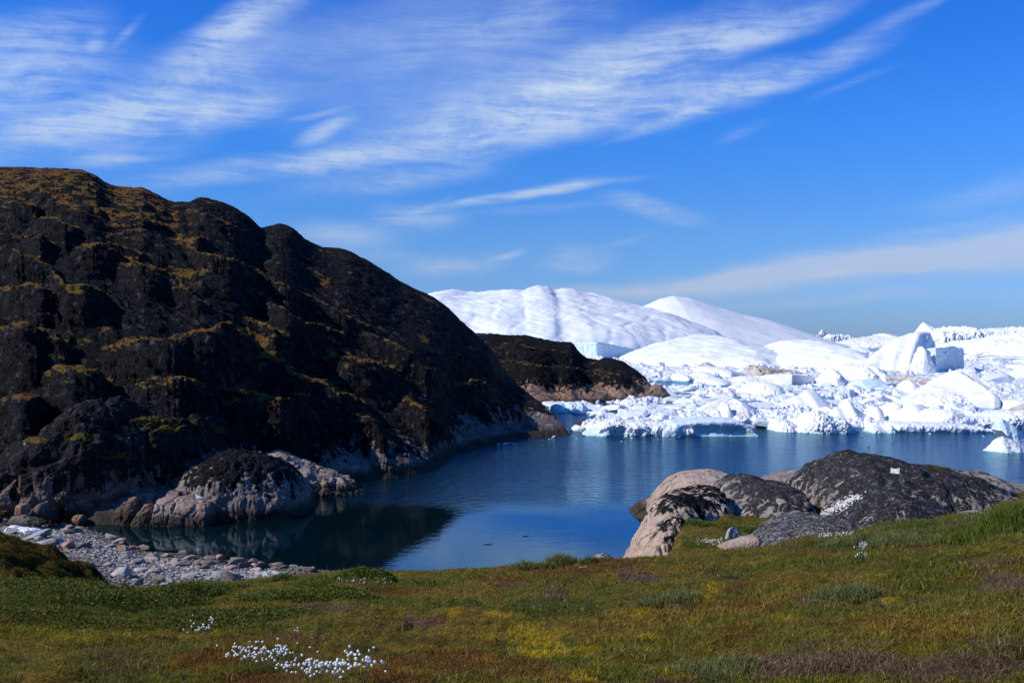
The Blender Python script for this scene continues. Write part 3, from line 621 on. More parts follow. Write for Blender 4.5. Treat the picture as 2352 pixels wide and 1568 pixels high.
berg("flat ice shelf with dark green undercut edge below the rounded front peak",
     C2((1100,780),(1150,745),(1250,738),(1400,738),(1560,742),(1700,750),(1800,760),(1900,765),(1960,780),(2004,793)), 993.5, M_ICE, [(.10,.6,'b'),(.06,.2,'c')], foot=1.8, tf=2.2, tb=7, a=.6, b=.4, und=.3, nu=170, nt=60, wp=.15)
berg("small pitted white lumps at the left end of the undercut shelf", C2((875,825),(890,770),(950,760),(1010,775),(1070,752),(1100,765),(1108,828)), 995, M_ICE, RO, foot=1.0, tf=2, tb=3, nu=90)
berg("low white floe with green shaded edge reaching the right border", C2((1480,690),(1520,630),(1600,610),(1680,630),(1760,665),(1860,690),(1960,690),(2060,665),(2150,640),(2352,630),(2500,640)), 985, M_ICE,
     [(.09,.4,'b'),(.06,.14,'c')], foot=2.5, tf=4, tb=9, a=.7, b=.5, und=.25, nu=190, nt=70, wp=.2)
berg("rounded blue-white growler at the headland's left foot", C1((0,700),(20,640),(60,605),(110,600),(150,625),(200,600),(260,600),(330,595),(360,630),(390,660),(402,705)), 948, M_ICE_BLUE, RO, foot=1.5, tf=4, tb=6, nu=130, a=.7, b=.55)
g = berg("bright white berg alone in the open water at the right edge", C2((1962,1008),(2000,985),(2050,940),(2075,890),(2110,868),(2150,858),(2200,880),(2260,895),(2330,930),(2420,960),(2480,1000)), 1041, M_ICE,
     [(.05,.5,'n'),(.05,.18,'b'),(.02,.07,'c')], foot=2.6, tf=2.5, tb=3, b=.75, tri=.8, lin=True, meander=.25, nu=110, nt=70)
berg("leaning shaded ice fin rising from the lone berg at the right edge", C2((2108,720),(2116,692),(2140,690),(2200,722),(2260,760),(2330,820),(2380,880),(2420,950)), 1036, M_ICE_BLUE,
     [(.05,.5,'n'),(.03,.15,'b')], tf=1.2, tb=2, b=.8, tri=.8, lin=True, meander=.25, nu=70, nt=60, vbase=C2((2108,800),(2150,850),(2200,880),(2300,960),(2420,1000)), zb=0)

# ------------------------------------------------------------------ brash ice packed between the bergs: uncountable, one object
us = np.arange(1236, 2560, 2.2); nY = 420
edge = curve([(1236,925),(1262,935),(1300,952),(1350,990),(1400,999),(1500,1000),(1600,996),(1700,990),(1760,983),(1830,988),(1960,992),(2100,988),(2240,983),(2352,980),(2560,978)])
t = np.linspace(0, 1, nY)
Y0 = Yw(edge(us))[:,None]; YY = Y0*(900./Y0)**(t[None,:]**1.25)
X = (us[:,None]-U0)/F*YY; u = np.broadcast_to(us[:,None], X.shape); v = HV+H/YY*F
sc = np.clip(YY/150., 1, 4)
z = .10*sc+.22*sc*fbm(X/(14*1), YY/14., 0, 4)
rub = sstep(-.25, .2, fbm(X/16., YY/22., 7., 3))
for s, am, sd_, th in ((6.5,.85,10,.55),(2.9,.75,0,.45),(1.3,.42,40,.40),(.6,.20,80,.35)):
    q1, q2 = X/(s*sc**.8), YY/(s*sc**.8)
    f1, f2, val = cells(q1+.25*fbm(q1, q2, 0, 2), q2, 0.*X, sd_)
    tilt = ((val*7.1) % 1-.5)*fbm(q1*.6, q2*.6, val*9, 1)*2
    z = z+am*sc**.75*(.30+.70*rub)*((val > th)*(val-th*.6+.5*tilt)*np.clip((f2-f1)*5, 0, 1)*1.25-.10)
z = z*sstep(0, .03, t)[None,:]+(-.5)*(1-sstep(0, .03, t))[None,:]
for (pu, pv, ru, rv) in ((1590,880,112,7.5),(1700,887,70,3),(1338,957,44,9),(1335,972,26,6),(1600,914,100,3.5),(1560,905,40,3),(2255,938.5,62,3),(1830,886.5,60,2),(1800,939,70,2.5),(1890,897,45,3),(1870,872,24,3),(1520,928,60,2.5),(1740,975,40,5),(2010,930,30,2),(1980,985,30,4),(2200,975,40,2.5)):
    dd = ((u-pu)/ru)**2+((v-pv)/rv)**2+.35*fbm(X/6., YY/9., 0, 3)
    z = np.where(dd < 1.15, z*sstep(.75, 1.15, dd)-1.6*(1-sstep(.75, 1.15, dd)), z)
P = np.stack([X, YY, z], -1)
o = link("brash_ice", new_mesh("brash_ice", P.reshape(-1,3), quads=gridq(*X.shape), mats=[M_BRASH], smooth=False))
tag(o, "packed white brash ice rubble filling the fjord between the icebergs", "brash ice", kind='stuff')
icez = lambda uu, vv: 0.
# loose blocks on the pack and fragments adrift: countable, each its own object
blocks = []
for i in range(9):
    V, Fc = hull_stone(100+i, 11+i % 4, 3, .10, .55+.05*(i % 4), .25)
    blocks.append(new_mesh("ice_block", V, tris=Fc, mats=[(M_ICE, M_ICE, M_ICE_BLUE, M_ICE, M_ICE, M_ICE_DIRTY)[i % 6]], smooth=False))
def ice_block(u, v, size, label, group, name='ice_block', cat='ice block', sink=.25, mesh=None):
    Y = float(Yw(v)); p = at(u, v, Y)
    o = link(name, mesh or blocks[RS.randint(9)], (p[0], p[1], size*(.35-sink)))
    o.rotation_euler = (RS.uniform(-.25,.25), RS.uniform(-.25,.25), RS.uniform(0,6.28)); s = RS.uniform(.75,1.3,3)*size
    o.scale = (s[0]*1.15, s[1], s[2]*(.55 if name == 'ice_fragment' else .62 if size > 1.4 else 1.)); tag(o, label, cat, group)
regions = [((1290,1600),(938,962),30,.9,"white ice block lying among the rubble left of the ribbed iceberg","ice blocks left of the ribbed iceberg"),
           ((1380,1650),(962,978),26,.8,"white ice block on top of the long blue-hollowed floe","ice blocks behind the blue-hollowed floe"),
           ((1500,1790),(896,934),34,1.3,"white ice block in the rubble between headland and white pyramid","ice blocks near the dirty floe"),
           ((1760,2000),(940,985),24,.9,"white ice block in the rubble around the pitted front lump","ice blocks around the pitted front lump"),
           ((1950,2240),(905,950),36,1.3,"white ice block in the rubble left of the green-footed slab","ice blocks below the horned iceberg"),
           ((2180,2360),(940,978),18,1.0,"white ice block in the rubble at the right border","ice blocks at the right border"),
           ((2200,2370),(845,905),34,2.6,"bluish ice block heaped below the large hummocky iceberg","ice blocks heaped at right"),
           ((1640,2080),(866,900),30,1.9,"white ice block in the far rubble around the box-shaped iceberg","ice blocks around the box-shaped iceberg")]
for (ur, vr, n, s, lab, grp) in regions:
    for i in range(n):
        ice_block(RS.uniform(*ur), RS.uniform(*vr), s*RS.choice([.35,.5,.7,1.,1.5,2.4])*RS.uniform(.8,1.15), lab, grp)
for (u_, v_, s) in [(1130,1020,.5),(1145,1021,.8),(1162,1020,.9),(1176,1019,.7),(1186,1019.5,.45),(1215,1009,.3),(1240,1001,.35),(1262,1008,.3),(1272,1003,.5),(1283,998,.55),(1292,998,.35),(1245,1012,.45),(1268,1006,.3),(1325,1007,.3),(1316,1003,.35)]:
    ice_block(u_, v_, s*.5, "small white ice fragment drifting off the foot of the dark hillside", "ice fragments off the hillside", "ice_fragment", "ice fragment", .2)
for (u_, v_, s) in [(1437,1005,.7),(1452,1007,.5),(1428,1014,.5),(1511,1007,.35),(1540,1009,.3),(1560,1005,.5),(1475,1004,.5)]:
    ice_block(u_, v_, s*.5, "small flat ice fragment adrift just in front of the blue-hollowed floe", "ice fragments before the blue-hollowed floe", "ice_fragment", "ice fragment", .2)
for (u_, v_, s) in [(993,1040,.45),(1000,1042,.6),(1006,1040,.35),(1014,1043,.4),(1036,1038,.4),(1043,1040,.35)]:
    ice_block(u_, v_, s*.5, "tiny white ice fragment by the low rocks at the hill's waterline", "ice fragments by the low rocks", "ice_fragment", "ice fragment", .2)
for (u_, v_, lab) in [(1996,1023,"lone ice chip adrift in open water beyond the whaleback"),(2136,997,"lone ice chip adrift off the undercut ice shelf"),(2260,1002,"lone ice chip adrift left of the right-edge berg")]:
    ice_block(u_, v_, .22, lab, None, "ice_fragment", "ice fragment", .2)
ice_block(1372, 1000, 2.2, "white rounded growler at the left tip of the blue-hollowed floe", None, "ice_growler", "ice block", .3)
ice_block(1330, 990, 1.5, "small broken growler between the hill's tip and the blue-hollowed floe", None, "ice_growler", "ice block", .3)
# ------------------------------------------------------------------ shore rocks on the left
def K1(*p): return [(1378+.2197*x, 1005+.2197*y) for x, y in p]
def K2(*p): return [(1835+.2197*x, 1005+.2197*y) for x, y in p]
def K3(*p): return [(.2197*x, 1119.6+.2197*y) for x, y in p]
def K4(*p): return [(517+.2929*x, 804+.2929*y) for x, y in p]
def K5(*p): return [(.2929*x, 803.9+.2929*y) for x, y in p]
M_KNOLL = rock_mat("knoll_rock", .95, .8, 3.6, 1.0, (.18,.125,.10), .35, True, .6, HZV=.3, grey=.9, SK=1.2, B=1., lich_a=(.009,.0085,.0095), lich_b=(.030,.028,.029))
M_DOME = rock_mat("streaked_pale_rock", .92, 1.0, 3.2, .7, (.22,.18,.165), .6, False, .5, HZV=.25, SK=1.2, grey=.5)
M_PALE = rock_mat("bare_granite", .16, -9, -8, .7, (.36,.28,.24), .5, False, .5)
M_PINK = rock_mat("pink_granite", .02, -9, -8, .5, (.46,.36,.295), .85, False, .5, 1., 1.2)
M_WHALE = rock_mat("black_lichen_granite", .80, 2.9, 5.0, .3, (.24,.205,.19), .3, False, 1., 1.3, B=.35, SK=.9, FT=.57, lich_a=(.013,.0125,.013), lich_b=(.040,.038,.038), grey=.9)
M_BROWN = rock_mat("brown_granite", .35, -9, -8, .8, (.25,.19,.155), .4, False, .5)
M_SPECK = rock_mat("grey_speckled_granite", .66, -9, -8, .05, (.30,.275,.265), .1, False, 1., 2., B=.4, FT=.50, lich_a=(.015,.015,.015), lich_b=(.05,.05,.05), grey=.8)
M_ORANGE = rock_mat("rusty_granite", .1, -9, -8, .4, (.43,.235,.15), .9, False, .3)
def rock(label, top, vb=None, mat=None, name='rock_outcrop', cat='rock', noise=None, **k):
    k.setdefault('nu', 120); k.setdefault('nt', 90)
    return loaf(name, top, vb, mat=mat, label=label, cat=cat, noise=noise or [(.07,.8,'n'),(.035,.38,'b'),(.008,.10,'n'),(.03,.5,'k')], seed=len(bpy.data.objects) % 89, **k)
rock("big black-lichened knoll with a domed head above the stony beach",
     K5((62,1040),(66,980),(75,880),(130,790),(300,700),(400,640),(510,570),(560,490),(640,430),(730,390),(860,388),(930,400),(1000,450),(1060,535),(1200,525),(1450,510),(1600,520),(1700,570),(1820,640),(1900,700),(1970,780),(2060,900)),
     None, M_KNOLL, name='rock_knoll', Y=[(18,73),(300,75),(450,79),(604,88)], sm=.03, tf=7, tb=9, a=.75, b=.62, nu=330, nt=230, wp=.3, noise=[(.07,.55,'n'),(.03,.28,'b'),(.025,.14,'r'),(.04,.32,'k'),(.012,.05,'r')], mossy=[(183,1003,48,9),(390,978,66,15),(262,1045,45,10),(330,1052,26,7),(255,1083,38,7),(340,965,40,9),(80,1010,30,8),(500,985,40,9)])
rock("round rock dome with black crown and pale streaked foot at the waterline", K4((-190,900),(-140,860),(-80,820),(-20,800),(40,795),(120,797),(250,830),(420,900),(530,990),(590,1090),(625,1190)), 1198, M_DOME,
     tf=4.5, tb=7, a=.8, b=.6, nu=170, nt=120, noise=[(.06,.6,'n'),(.045,.22,'w'),(.03,.12,'b'),(.02,.35,'k')])
rock("long pale rock tongue sloping into the bay beside the round dome", K4((270,830),(310,810),(400,808),(500,840),(600,880),(700,925),(800,970),(900,1000),(980,1050),(1030,1090),(1066,1112)), 1143, M_PALE, tf=3.5, tb=6, a=.8, b=.62, nu=150,
     noise=[(.08,.5,'n'),(.07,.2,'c'),(.03,.1,'b'),(.03,.35,'k')])
rock("smooth pale rock hump with dark crown farther along the shore", K4((715,920),(745,860),(780,795),(815,755),(850,738),(900,775),(1000,830),(1100,870),(1160,920),(1210,965),(1250,1005)), 1105, M_DOME, tf=3.5, tb=6, a=.85, b=.65, nu=120)
rock("pale pointed boulder where the hillside spurs meet the water", K4((1540,720),(1600,640),(1640,580),(1660,568),(1700,590),(1790,680),(1880,720),(1960,785)), 1037, M_PALE, tf=3, tb=5, a=.9, b=.75,
     noise=[(.10,.6,'c'),(.06,.25,'b')])
rock("low dark brown rocks awash below the pale pointed boulder", K4((1700,785),(1745,750),(1790,752),(1830,770),(1900,785),(1930,795)), 1039, M_BROWN, tf=1.2, tb=2, noise=[(.15,.6,'c')])
rock("dark brown boulder at the hill's waterline left of the drifting ice", [(1085,1020),(1090,1008),(1104,1004),(1118,1010),(1126,1024)], 1026, M_BROWN, name='boulder', cat='boulder', tf=2, tb=3, noise=[(.1,.6,'c')])
rock("bare pale slab slanting down the hillside's shore", K4((1120,600),(1190,530),(1260,525),(1400,640),(1500,720),(1580,800),(1620,850)), 1062, M_PALE, tf=3, tb=6, a=.9, b=.7)
rock("brownish pink boulder at the tip of the dark headland", [(1492,908),(1495,893),(1500,886),(1514,883),(1524,890),(1534,902),(1543,915)], 919, M_BROWN, name='boulder', cat='boulder', tf=2.4, tb=3, noise=[(.1,.6,'c'),(.04,.2,'b')])
rock("flat dark rock just left of the headland's tip boulder", [(1462,912),(1475,902),(1490,902),(1510,910),(1528,917)], 920, M_BROWN, tf=2, tb=3, noise=[(.1,.6,'c')])
rock("black wet rocks in the pool between the hill's tip and the ice", [(1316,980),(1325,972),(1334,966),(1342,969),(1350,976)], 980, M_BROWN, tf=2, tb=3, noise=[(.15,.5,'c')])
gullrock = rock("square pale boulder with a gull on it, standing in the shallows", K3((1702,180),(1704,110),(1712,88),(1750,78),(1830,82),(1900,86),(2050,108),(2130,122),(2200,132),(2236,158),(2246,230)), 1209, M_PALE, name='boulder', cat='boulder',
     tf=2.0, tb=3.2, a=.5, b=.33, nu=110, nt=90, wp=.1, endw=.1, noise=[(.05,.7,'n'),(.03,.2,'b'),(.04,.4,'k')])
rock("jagged dark brown boulder left of the square pale one", K3((1432,400),(1442,310),(1490,240),(1535,188),(1580,205),(1640,250),(1700,258),(1760,272),(1795,310),(1808,390)), 1210, M_BROWN, name='boulder', cat='boulder', tf=1.6, tb=2.2, a=.8, b=.6,
     noise=[(.09,.5,'c'),(.05,.2,'b')])
rock("tall slanting brown boulder behind the jagged dark one", K3((1170,350),(1230,270),(1290,180),(1360,115),(1410,88),(1450,110),(1500,175),(1540,250)), 1206, M_KNOLL, name='boulder', cat='boulder', tf=1.8, tb=2.4, noise=[(.09,.5,'c'),(.05,.2,'b')])
for lab, o in (("small rounded stone block right of the gull's boulder", K5((1688,1215),(1692,1178),(1730,1163),(1765,1172),(1774,1220))), ("low squared stone block wedged below the round dome", K5((1772,1200),(1780,1165),(1830,1155),(1868,1160),(1874,1205)))):
    rock(lab, o, Y=72, mat=M_PALE, name='boulder', cat='boulder', tf=1, tb=1.3, a=.6, b=.45, vbase=[(o[0][0], 1195), (o[-1][0], 1195)], nu=50, nt=40, noise=[(.06,.6,'c')])
rock("long ledge of squared rock behind the gull's boulder", K5((1330,1150),(1340,1110),(1450,1098),(1600,1100),(1720,1105),(1765,1110),(1770,1150)), 1196, M_DOME, tf=1, tb=4, a=.5, b=.35, noise=[(.05,.4,'c'),(.03,.1,'b')])
rock("dark grey pillar-like boulder at the foot of the knoll", K3((385,290),(392,210),(430,160),(465,150),(500,200),(540,250),(570,310)), Y=66, mat=M_KNOLL, name='boulder', cat='boulder', tf=1, tb=1.2, a=.8, b=.6, vbase=[(80,1192),(130,1192)], nu=60, noise=[(.1,.5,'c')])
rock("orange squared boulder on the beach at far left", K3((192,245),(196,180),(205,168),(262,172),(274,190),(276,245)), Y=65, mat=M_ORANGE, name='boulder', cat='boulder', tf=.6, tb=.7, a=.5, b=.4, vbase=[(40,1178),(62,1178)], nu=40, nt=36, noise=[(.06,.6,'c')])
rock("reddish low boulder beside the knoll's foot", K3((130,320),(150,290),(230,282),(320,300),(420,330),(470,350)), Y=64.5, mat=M_BROWN, name='boulder', cat='boulder', tf=.8, tb=1, vbase=[(25,1200),(105,1203)], noise=[(.12,.5,'c')])
rock("rusty block fallen at the knoll's base in the shallows", K3((770,340),(776,300),(810,285),(860,288),(880,330)), Y=67, mat=M_ORANGE, name='boulder', cat='boulder', tf=.7, tb=.8, vbase=[(168,1208),(195,1208)], nu=40, nt=36, noise=[(.1,.6,'c')])
# ------------------------------------------------------------------ whaleback rocks on the right
rock("brown pointed rock nose reaching left into the calm water", K1((355,765),(385,735),(420,700),(500,662),(590,648),(660,655),(760,655),(860,680)), 1196, M_BROWN, tf=3.0, tb=4, a=.85, b=.7)
rock("smooth pale pink granite dome with fine cracks, behind the black ones", K1((585,680),(640,610),(700,535),(800,440),(900,392),(1050,372),(1180,363),(1300,382),(1420,420),(1540,480),(1600,560)), Y=60, mat=M_PINK, tf=5, tb=6, a=.9, b=.7, vbase=[(1500,1190),(1730,1170)], nu=150,
     noise=[(.06,.8,'n'),(.025,.3,'b'),(.02,.4,'k')])
rock("dark lichened rock edge far back between the pale dome and the largest whaleback", K1((1720,480),(1760,448),(1850,410),(2000,372),(2150,350),(2320,344),(2420,360),(2520,400)), Y=64, mat=M_WHALE, tf=4, tb=5, vbase=[(1740,1160),(1940,1150)])
rock("small round black dome between the pale slab and the pale dome", K1((1150,720),(1185,640),(1250,540),(1350,452),(1450,408),(1550,394),(1650,405),(1735,438),(1780,488),(1790,560)), Y=54, mat=M_WHALE, tf=3.2, tb=4, a=.85, b=.7, vbase=[(1630,1190),(1780,1170)])
rock("steep pale orange slab with black patches, nearest to the water at left",
     K1((448,1260),(462,1180),(482,1110),(520,1010),(560,925),(620,815),(690,705),(740,645),(850,592),(980,568),(1100,545),(1180,535),(1250,545),(1290,620),(1300,700)), Y=[(1477,41.5),(1500,43),(1560,46),(1664,49)], mat=rock_mat("orange_slab_granite", .70, 2.9, 5.2, .3, (.44,.335,.265), .9, False, .9, B=.6),
     tf=4.2, tb=6, a=.9, b=.75, vbase=[(1476,1380),(1560,1300),(1664,1230)], nu=170, nt=120, wp=.3, noise=[(.05,.6,'n'),(.04,.22,'w'),(.02,.1,'b'),(.03,.3,'k')])
rock("broad black speckled dome in the middle of the whalebacks, grey streaked foot", K1((1125,930),(1140,890),(1180,820),(1300,742),(1400,705),(1500,650),(1600,572),(1700,512),(1850,478),(1980,490),(2070,540),(2108,620),(2125,720),(2130,800)), Y=48, mat=M_WHALE, tf=3.6, tb=4, a=.85, b=.68, vbase=[(1625,1225),(1850,1215)], nu=150, nt=110)
rock("largest black whaleback rock with a pale square patch on its back",
     K2((-110,830),(-60,730),(20,615),(100,478),(240,350),(380,268),(500,220),(600,190),(750,189),(900,205),(1000,225),(1140,270),(1250,276),(1400,302),(1600,330),(1700,368),(1800,420),(1950,470),(2100,540),(2250,610),(2400,680)), Y=53, mat=M_WHALE, tf=6.5, tb=7, a=.85, b=.68,
     vbase=[(1810,1225),(2360,1215)], nu=280, nt=150, wp=.25, noise=[(.08,.9,'n'),(.05,.4,'b'),(.02,.1,'n'),(.03,.6,'k')])
rock("low black rock hump sloping to the water at the far right", K2((1560,420),(1650,372),(1750,362),(1850,360),(1970,374),(2080,425),(2200,488),(2352,498),(2600,500)), Y=61, mat=M_WHALE, tf=4, tb=5, vbase=[(2170,1160),(2410,1160)])
rock("lower dark dome with pinkish left flank, in front of the largest whaleback", K2((405,850),(440,800),(500,740),(650,660),(800,590),(900,560),(960,558),(1100,590),(1300,660),(1480,722),(1540,765),(1570,850)), Y=43, mat=M_WHALE, tf=3.2, tb=4, a=.85, b=.68, vbase=[(1920,1225),(2185,1215)], nu=150, nt=110)
rock("low black-and-white speckled rock lying in the grass in front of the domes", [(1726,1268),(1738,1249),(1762,1229),(1795,1214),(1839,1200),(1868,1195),(1901,1191),(1930,1189),(1956,1198),(1976,1218),(1982,1232)], Y=36, mat=M_SPECK, tf=2.2, tb=3, a=.85, b=.7, vbase=[(1726,1290),(1982,1270)], nu=130)
rock("thin dark ledge of rock between the middle dome and the speckled rock", [(1756,1210),(1775,1199),(1795,1190),(1820,1182),(1842,1175),(1850,1180),(1854,1192)], Y=42, mat=M_SPECK, tf=1, tb=2, vbase=[(1756,1226),(1854,1214)], nu=80, nt=50)
rock("pale flat stone slab lying in the grass, longest of the white slabs", [(1654,1253),(1668,1247),(1690,1240),(1717,1232),(1734,1231),(1742,1237)], Y=36, mat=M_PINK, name='stone_slab', cat='stone', tf=.5, tb=.6, a=.6, b=.5, vbase=[(1654,1266),(1742,1252)], nu=70, nt=44)
rock("white triangular stone at the foot of the pale orange slab", [(1538,1276),(1548,1266),(1562,1256),(1574,1251),(1583,1255),(1588,1270)], Y=37, mat=M_SPECK, name='stone_slab', cat='stone', tf=.5, tb=.6, b=.6, vbase=[(1538,1285),(1588,1280)], nu=50, nt=40)
rock("white pointed stone slab between the triangular stone and the longest slab", [(1583,1273),(1594,1264),(1606,1257),(1622,1254),(1636,1251),(1637,1260)], Y=36.5, mat=M_PINK, name='stone_slab', cat='stone', tf=.4, tb=.5, b=.55, vbase=[(1583,1282),(1637,1272)], nu=50, nt=40)
rock("small pale square stone below the longest white slab", [(1649,1266),(1656,1260),(1668,1256),(1673,1260),(1672,1268)], Y=35.5, mat=M_PINK, name='stone_slab', cat='stone', tf=.3, tb=.4, b=.5, vbase=[(1649,1274),(1672,1274)], nu=40, nt=36)
rock("small black stone right of the pale square one", [(1664,1268),(1674,1262),(1686,1260),(1692,1263),(1694,1270)], Y=35.3, mat=M_WHALE, name='stone', cat='stone', tf=.3, tb=.4, b=.6, vbase=[(1664,1276),(1694,1276)], nu=40, nt=36)
rock("upright grey boulder with a white left face standing in the grass", [(1671,1236),(1672,1222),(1676,1211),(1681,1210),(1688,1216),(1696,1223),(1700,1231),(1698,1240)], Y=38.5, mat=rock_mat("grey_white_stone", .1, -9, -8, .05, (.42,.40,.39), .1, False, .5, 2.), name='boulder', cat='boulder', tf=.35, tb=.5, a=.7, b=.6, skew=.5, vbase=[(1671,1246),(1698,1246)], nu=60, nt=46, noise=[(.1,.8,'c')])
rock("white flat stone on the grass crest below the largest whaleback's right end", [(2198,1186),(2212,1180),(2235,1175),(2252,1173),(2260,1178)], Y=30, mat=M_PINK, name='stone_slab', cat='stone', tf=.4, tb=.6, b=.5, vbase=[(2198,1194),(2260,1190)], nu=60, nt=40)
rock("grey boulder spotted with orange lichen on the grassy crest above the water", [(1359,1289),(1364,1279),(1376,1274),(1390,1273),(1402,1277),(1411,1284),(1416,1291)], Y=31.5, mat=rock_mat("orange_spotted_stone", .45, -9, -8, .05, (.33,.31,.30), .8, False, 1., 4.), name='boulder', cat='boulder', tf=.4, tb=.5, a=.8, b=.6, vbase=[(1359,1300),(1416,1300)], nu=80, nt=60, noise=[(.1,.5,'c'),(.05,.2,'b')])
rock("white lichened stone embedded in the slope below the orange-spotted boulder", [(1322,1312),(1334,1304),(1346,1301),(1354,1306),(1366,1318)], Y=25.2, mat=M_PINK, name='stone', cat='stone', tf=.3, tb=.4, b=.6, vbase=[(1322,1322),(1366,1324)], nu=60, nt=44, noise=[(.12,.5,'c')])
rock("small white stone tip left of the white lichened stone", [(1303,1308),(1308,1303),(1316,1301),(1321,1306)], Y=27, mat=M_PINK, name='stone', cat='stone', tf=.2, tb=.3, b=.6, vbase=[(1303,1313),(1321,1313)], nu=40, nt=36)
# ------------------------------------------------------------------ ground: tundra foreground, grass among the whalebacks, mossy bank
crest = curve([(-700,1345),(-200,1342),(0,1340),(180,1350),(250,1356),(370,1354),(450,1344),(520,1342),(640,1330),(760,1320),(800,1314),(910,1315),(1000,1314),(1100,1309),(1200,1301),(1280,1293),(1400,1287),(1480,1282),(1600,1272),(1730,1263),(1835,1234),(1900,1225),(1971,1216),(2055,1195),(2116,1194),(2200,1181),(2252,1178),(2290,1157),(2329,1150),(2420,1140),(3000,1120)])
Yg = curve([(-700,40),(0,39),(400,38.5),(700,38),(900,36),(1100,34),(1300,33),(1480,34),(1730,34),(1900,32),(2100,31),(2260,29),(2352,28),(3000,28)])
out_s = curve([(-700,.3),(0,.3),(700,.32),(900,.5),(1480,.5),(1580,.055),(2000,.05),(3000,.05)])
bankv = curve([(-700,1200),(-100,1205),(0,1217),(40,1231),(80,1249),(120,1263),(165,1290),(200,1302),(240,1332),(262,1356),(300,1400)])
def gz0(X, Y):
    u = U0+F*X/Y; yg = Yg(u); zc = H-(crest(u)-HV)/F*yg
    t = Y/yg
    z = np.where(t < 1, 10.3+(zc-10.3)*(t*.82+.18*t**2.2), np.where(u < 1480, zc-np.maximum(Y-yg-.5, 0)*out_s(u), 0))
    zt = 4.8-(Y-35)*.060; zt0 = 4.8-(yg-35)*.060
    zr = zt+(zc-zt0)*np.exp(-np.maximum(Y-yg, 0)/2.2)
    bl = sstep(1490, 1570, u); zl = zc-np.maximum(Y-yg-.5, 0)*.5
    z = np.where((t >= 1) & (u >= 1480), zl*(1-bl)+zr*bl, z)
    z = np.where(Y > 60, z-(Y-60)*.5, z)
    # mossy bank at the far left
    yb = 45.; zb = H-(bankv(u)-HV)/F*yb
    bank = np.where(Y < yb, zb-(yb-Y)*.16, zb-(Y-yb)*.7)
    bank = np.where((u < 300) & (Y > 36), bank, -9)
    z = np.maximum(z, bank)
    return z
def ground_z(X, Y, fine=True):
    X, Y = np.broadcast_arrays(np.asarray(X,float), np.asarray(Y,float))
    z = gz0(X, Y); u = U0+F*X/Y
    isb = ((u < 290) & (Y > 37.5)).astype(float)
    h1, _, hv = cells(X/1.5+3, Y/1.3, 0*X, 60)
    a = .34*fbm(X/5.5, Y/5.5, 0, 3)+.17*fbm(X/1.7+7, Y/1.7, 0, 3, .5, 'b')+.22*np.clip(hv-.35, 0, 1)*np.sqrt(np.maximum(0, 1-(h1/.6)**2))*(.4+.6*sstep(-.1, .3, fbm(X/7., Y/7., 3., 2)))
    if fine: a = a+.05*fbm(X/.45, Y/.45, 3., 2)
    near = .25+.75*np.clip(np.abs(Y-Yg(u))/6., 0, 1)
    f1, f2, val = cells(X/1.9, Y/1.5, 0*X, 21)
    hum = .7*np.sqrt(np.maximum(0, 1-(f1/.72)**2))*(.4+val)-.35+.12*fbm(X/.9, Y/.9, 4., 3, .6, 'b')
    return z+a*near*(1-isb)+isb*(hum+.15*fbm(X/.6, Y/.6, 0, 3))
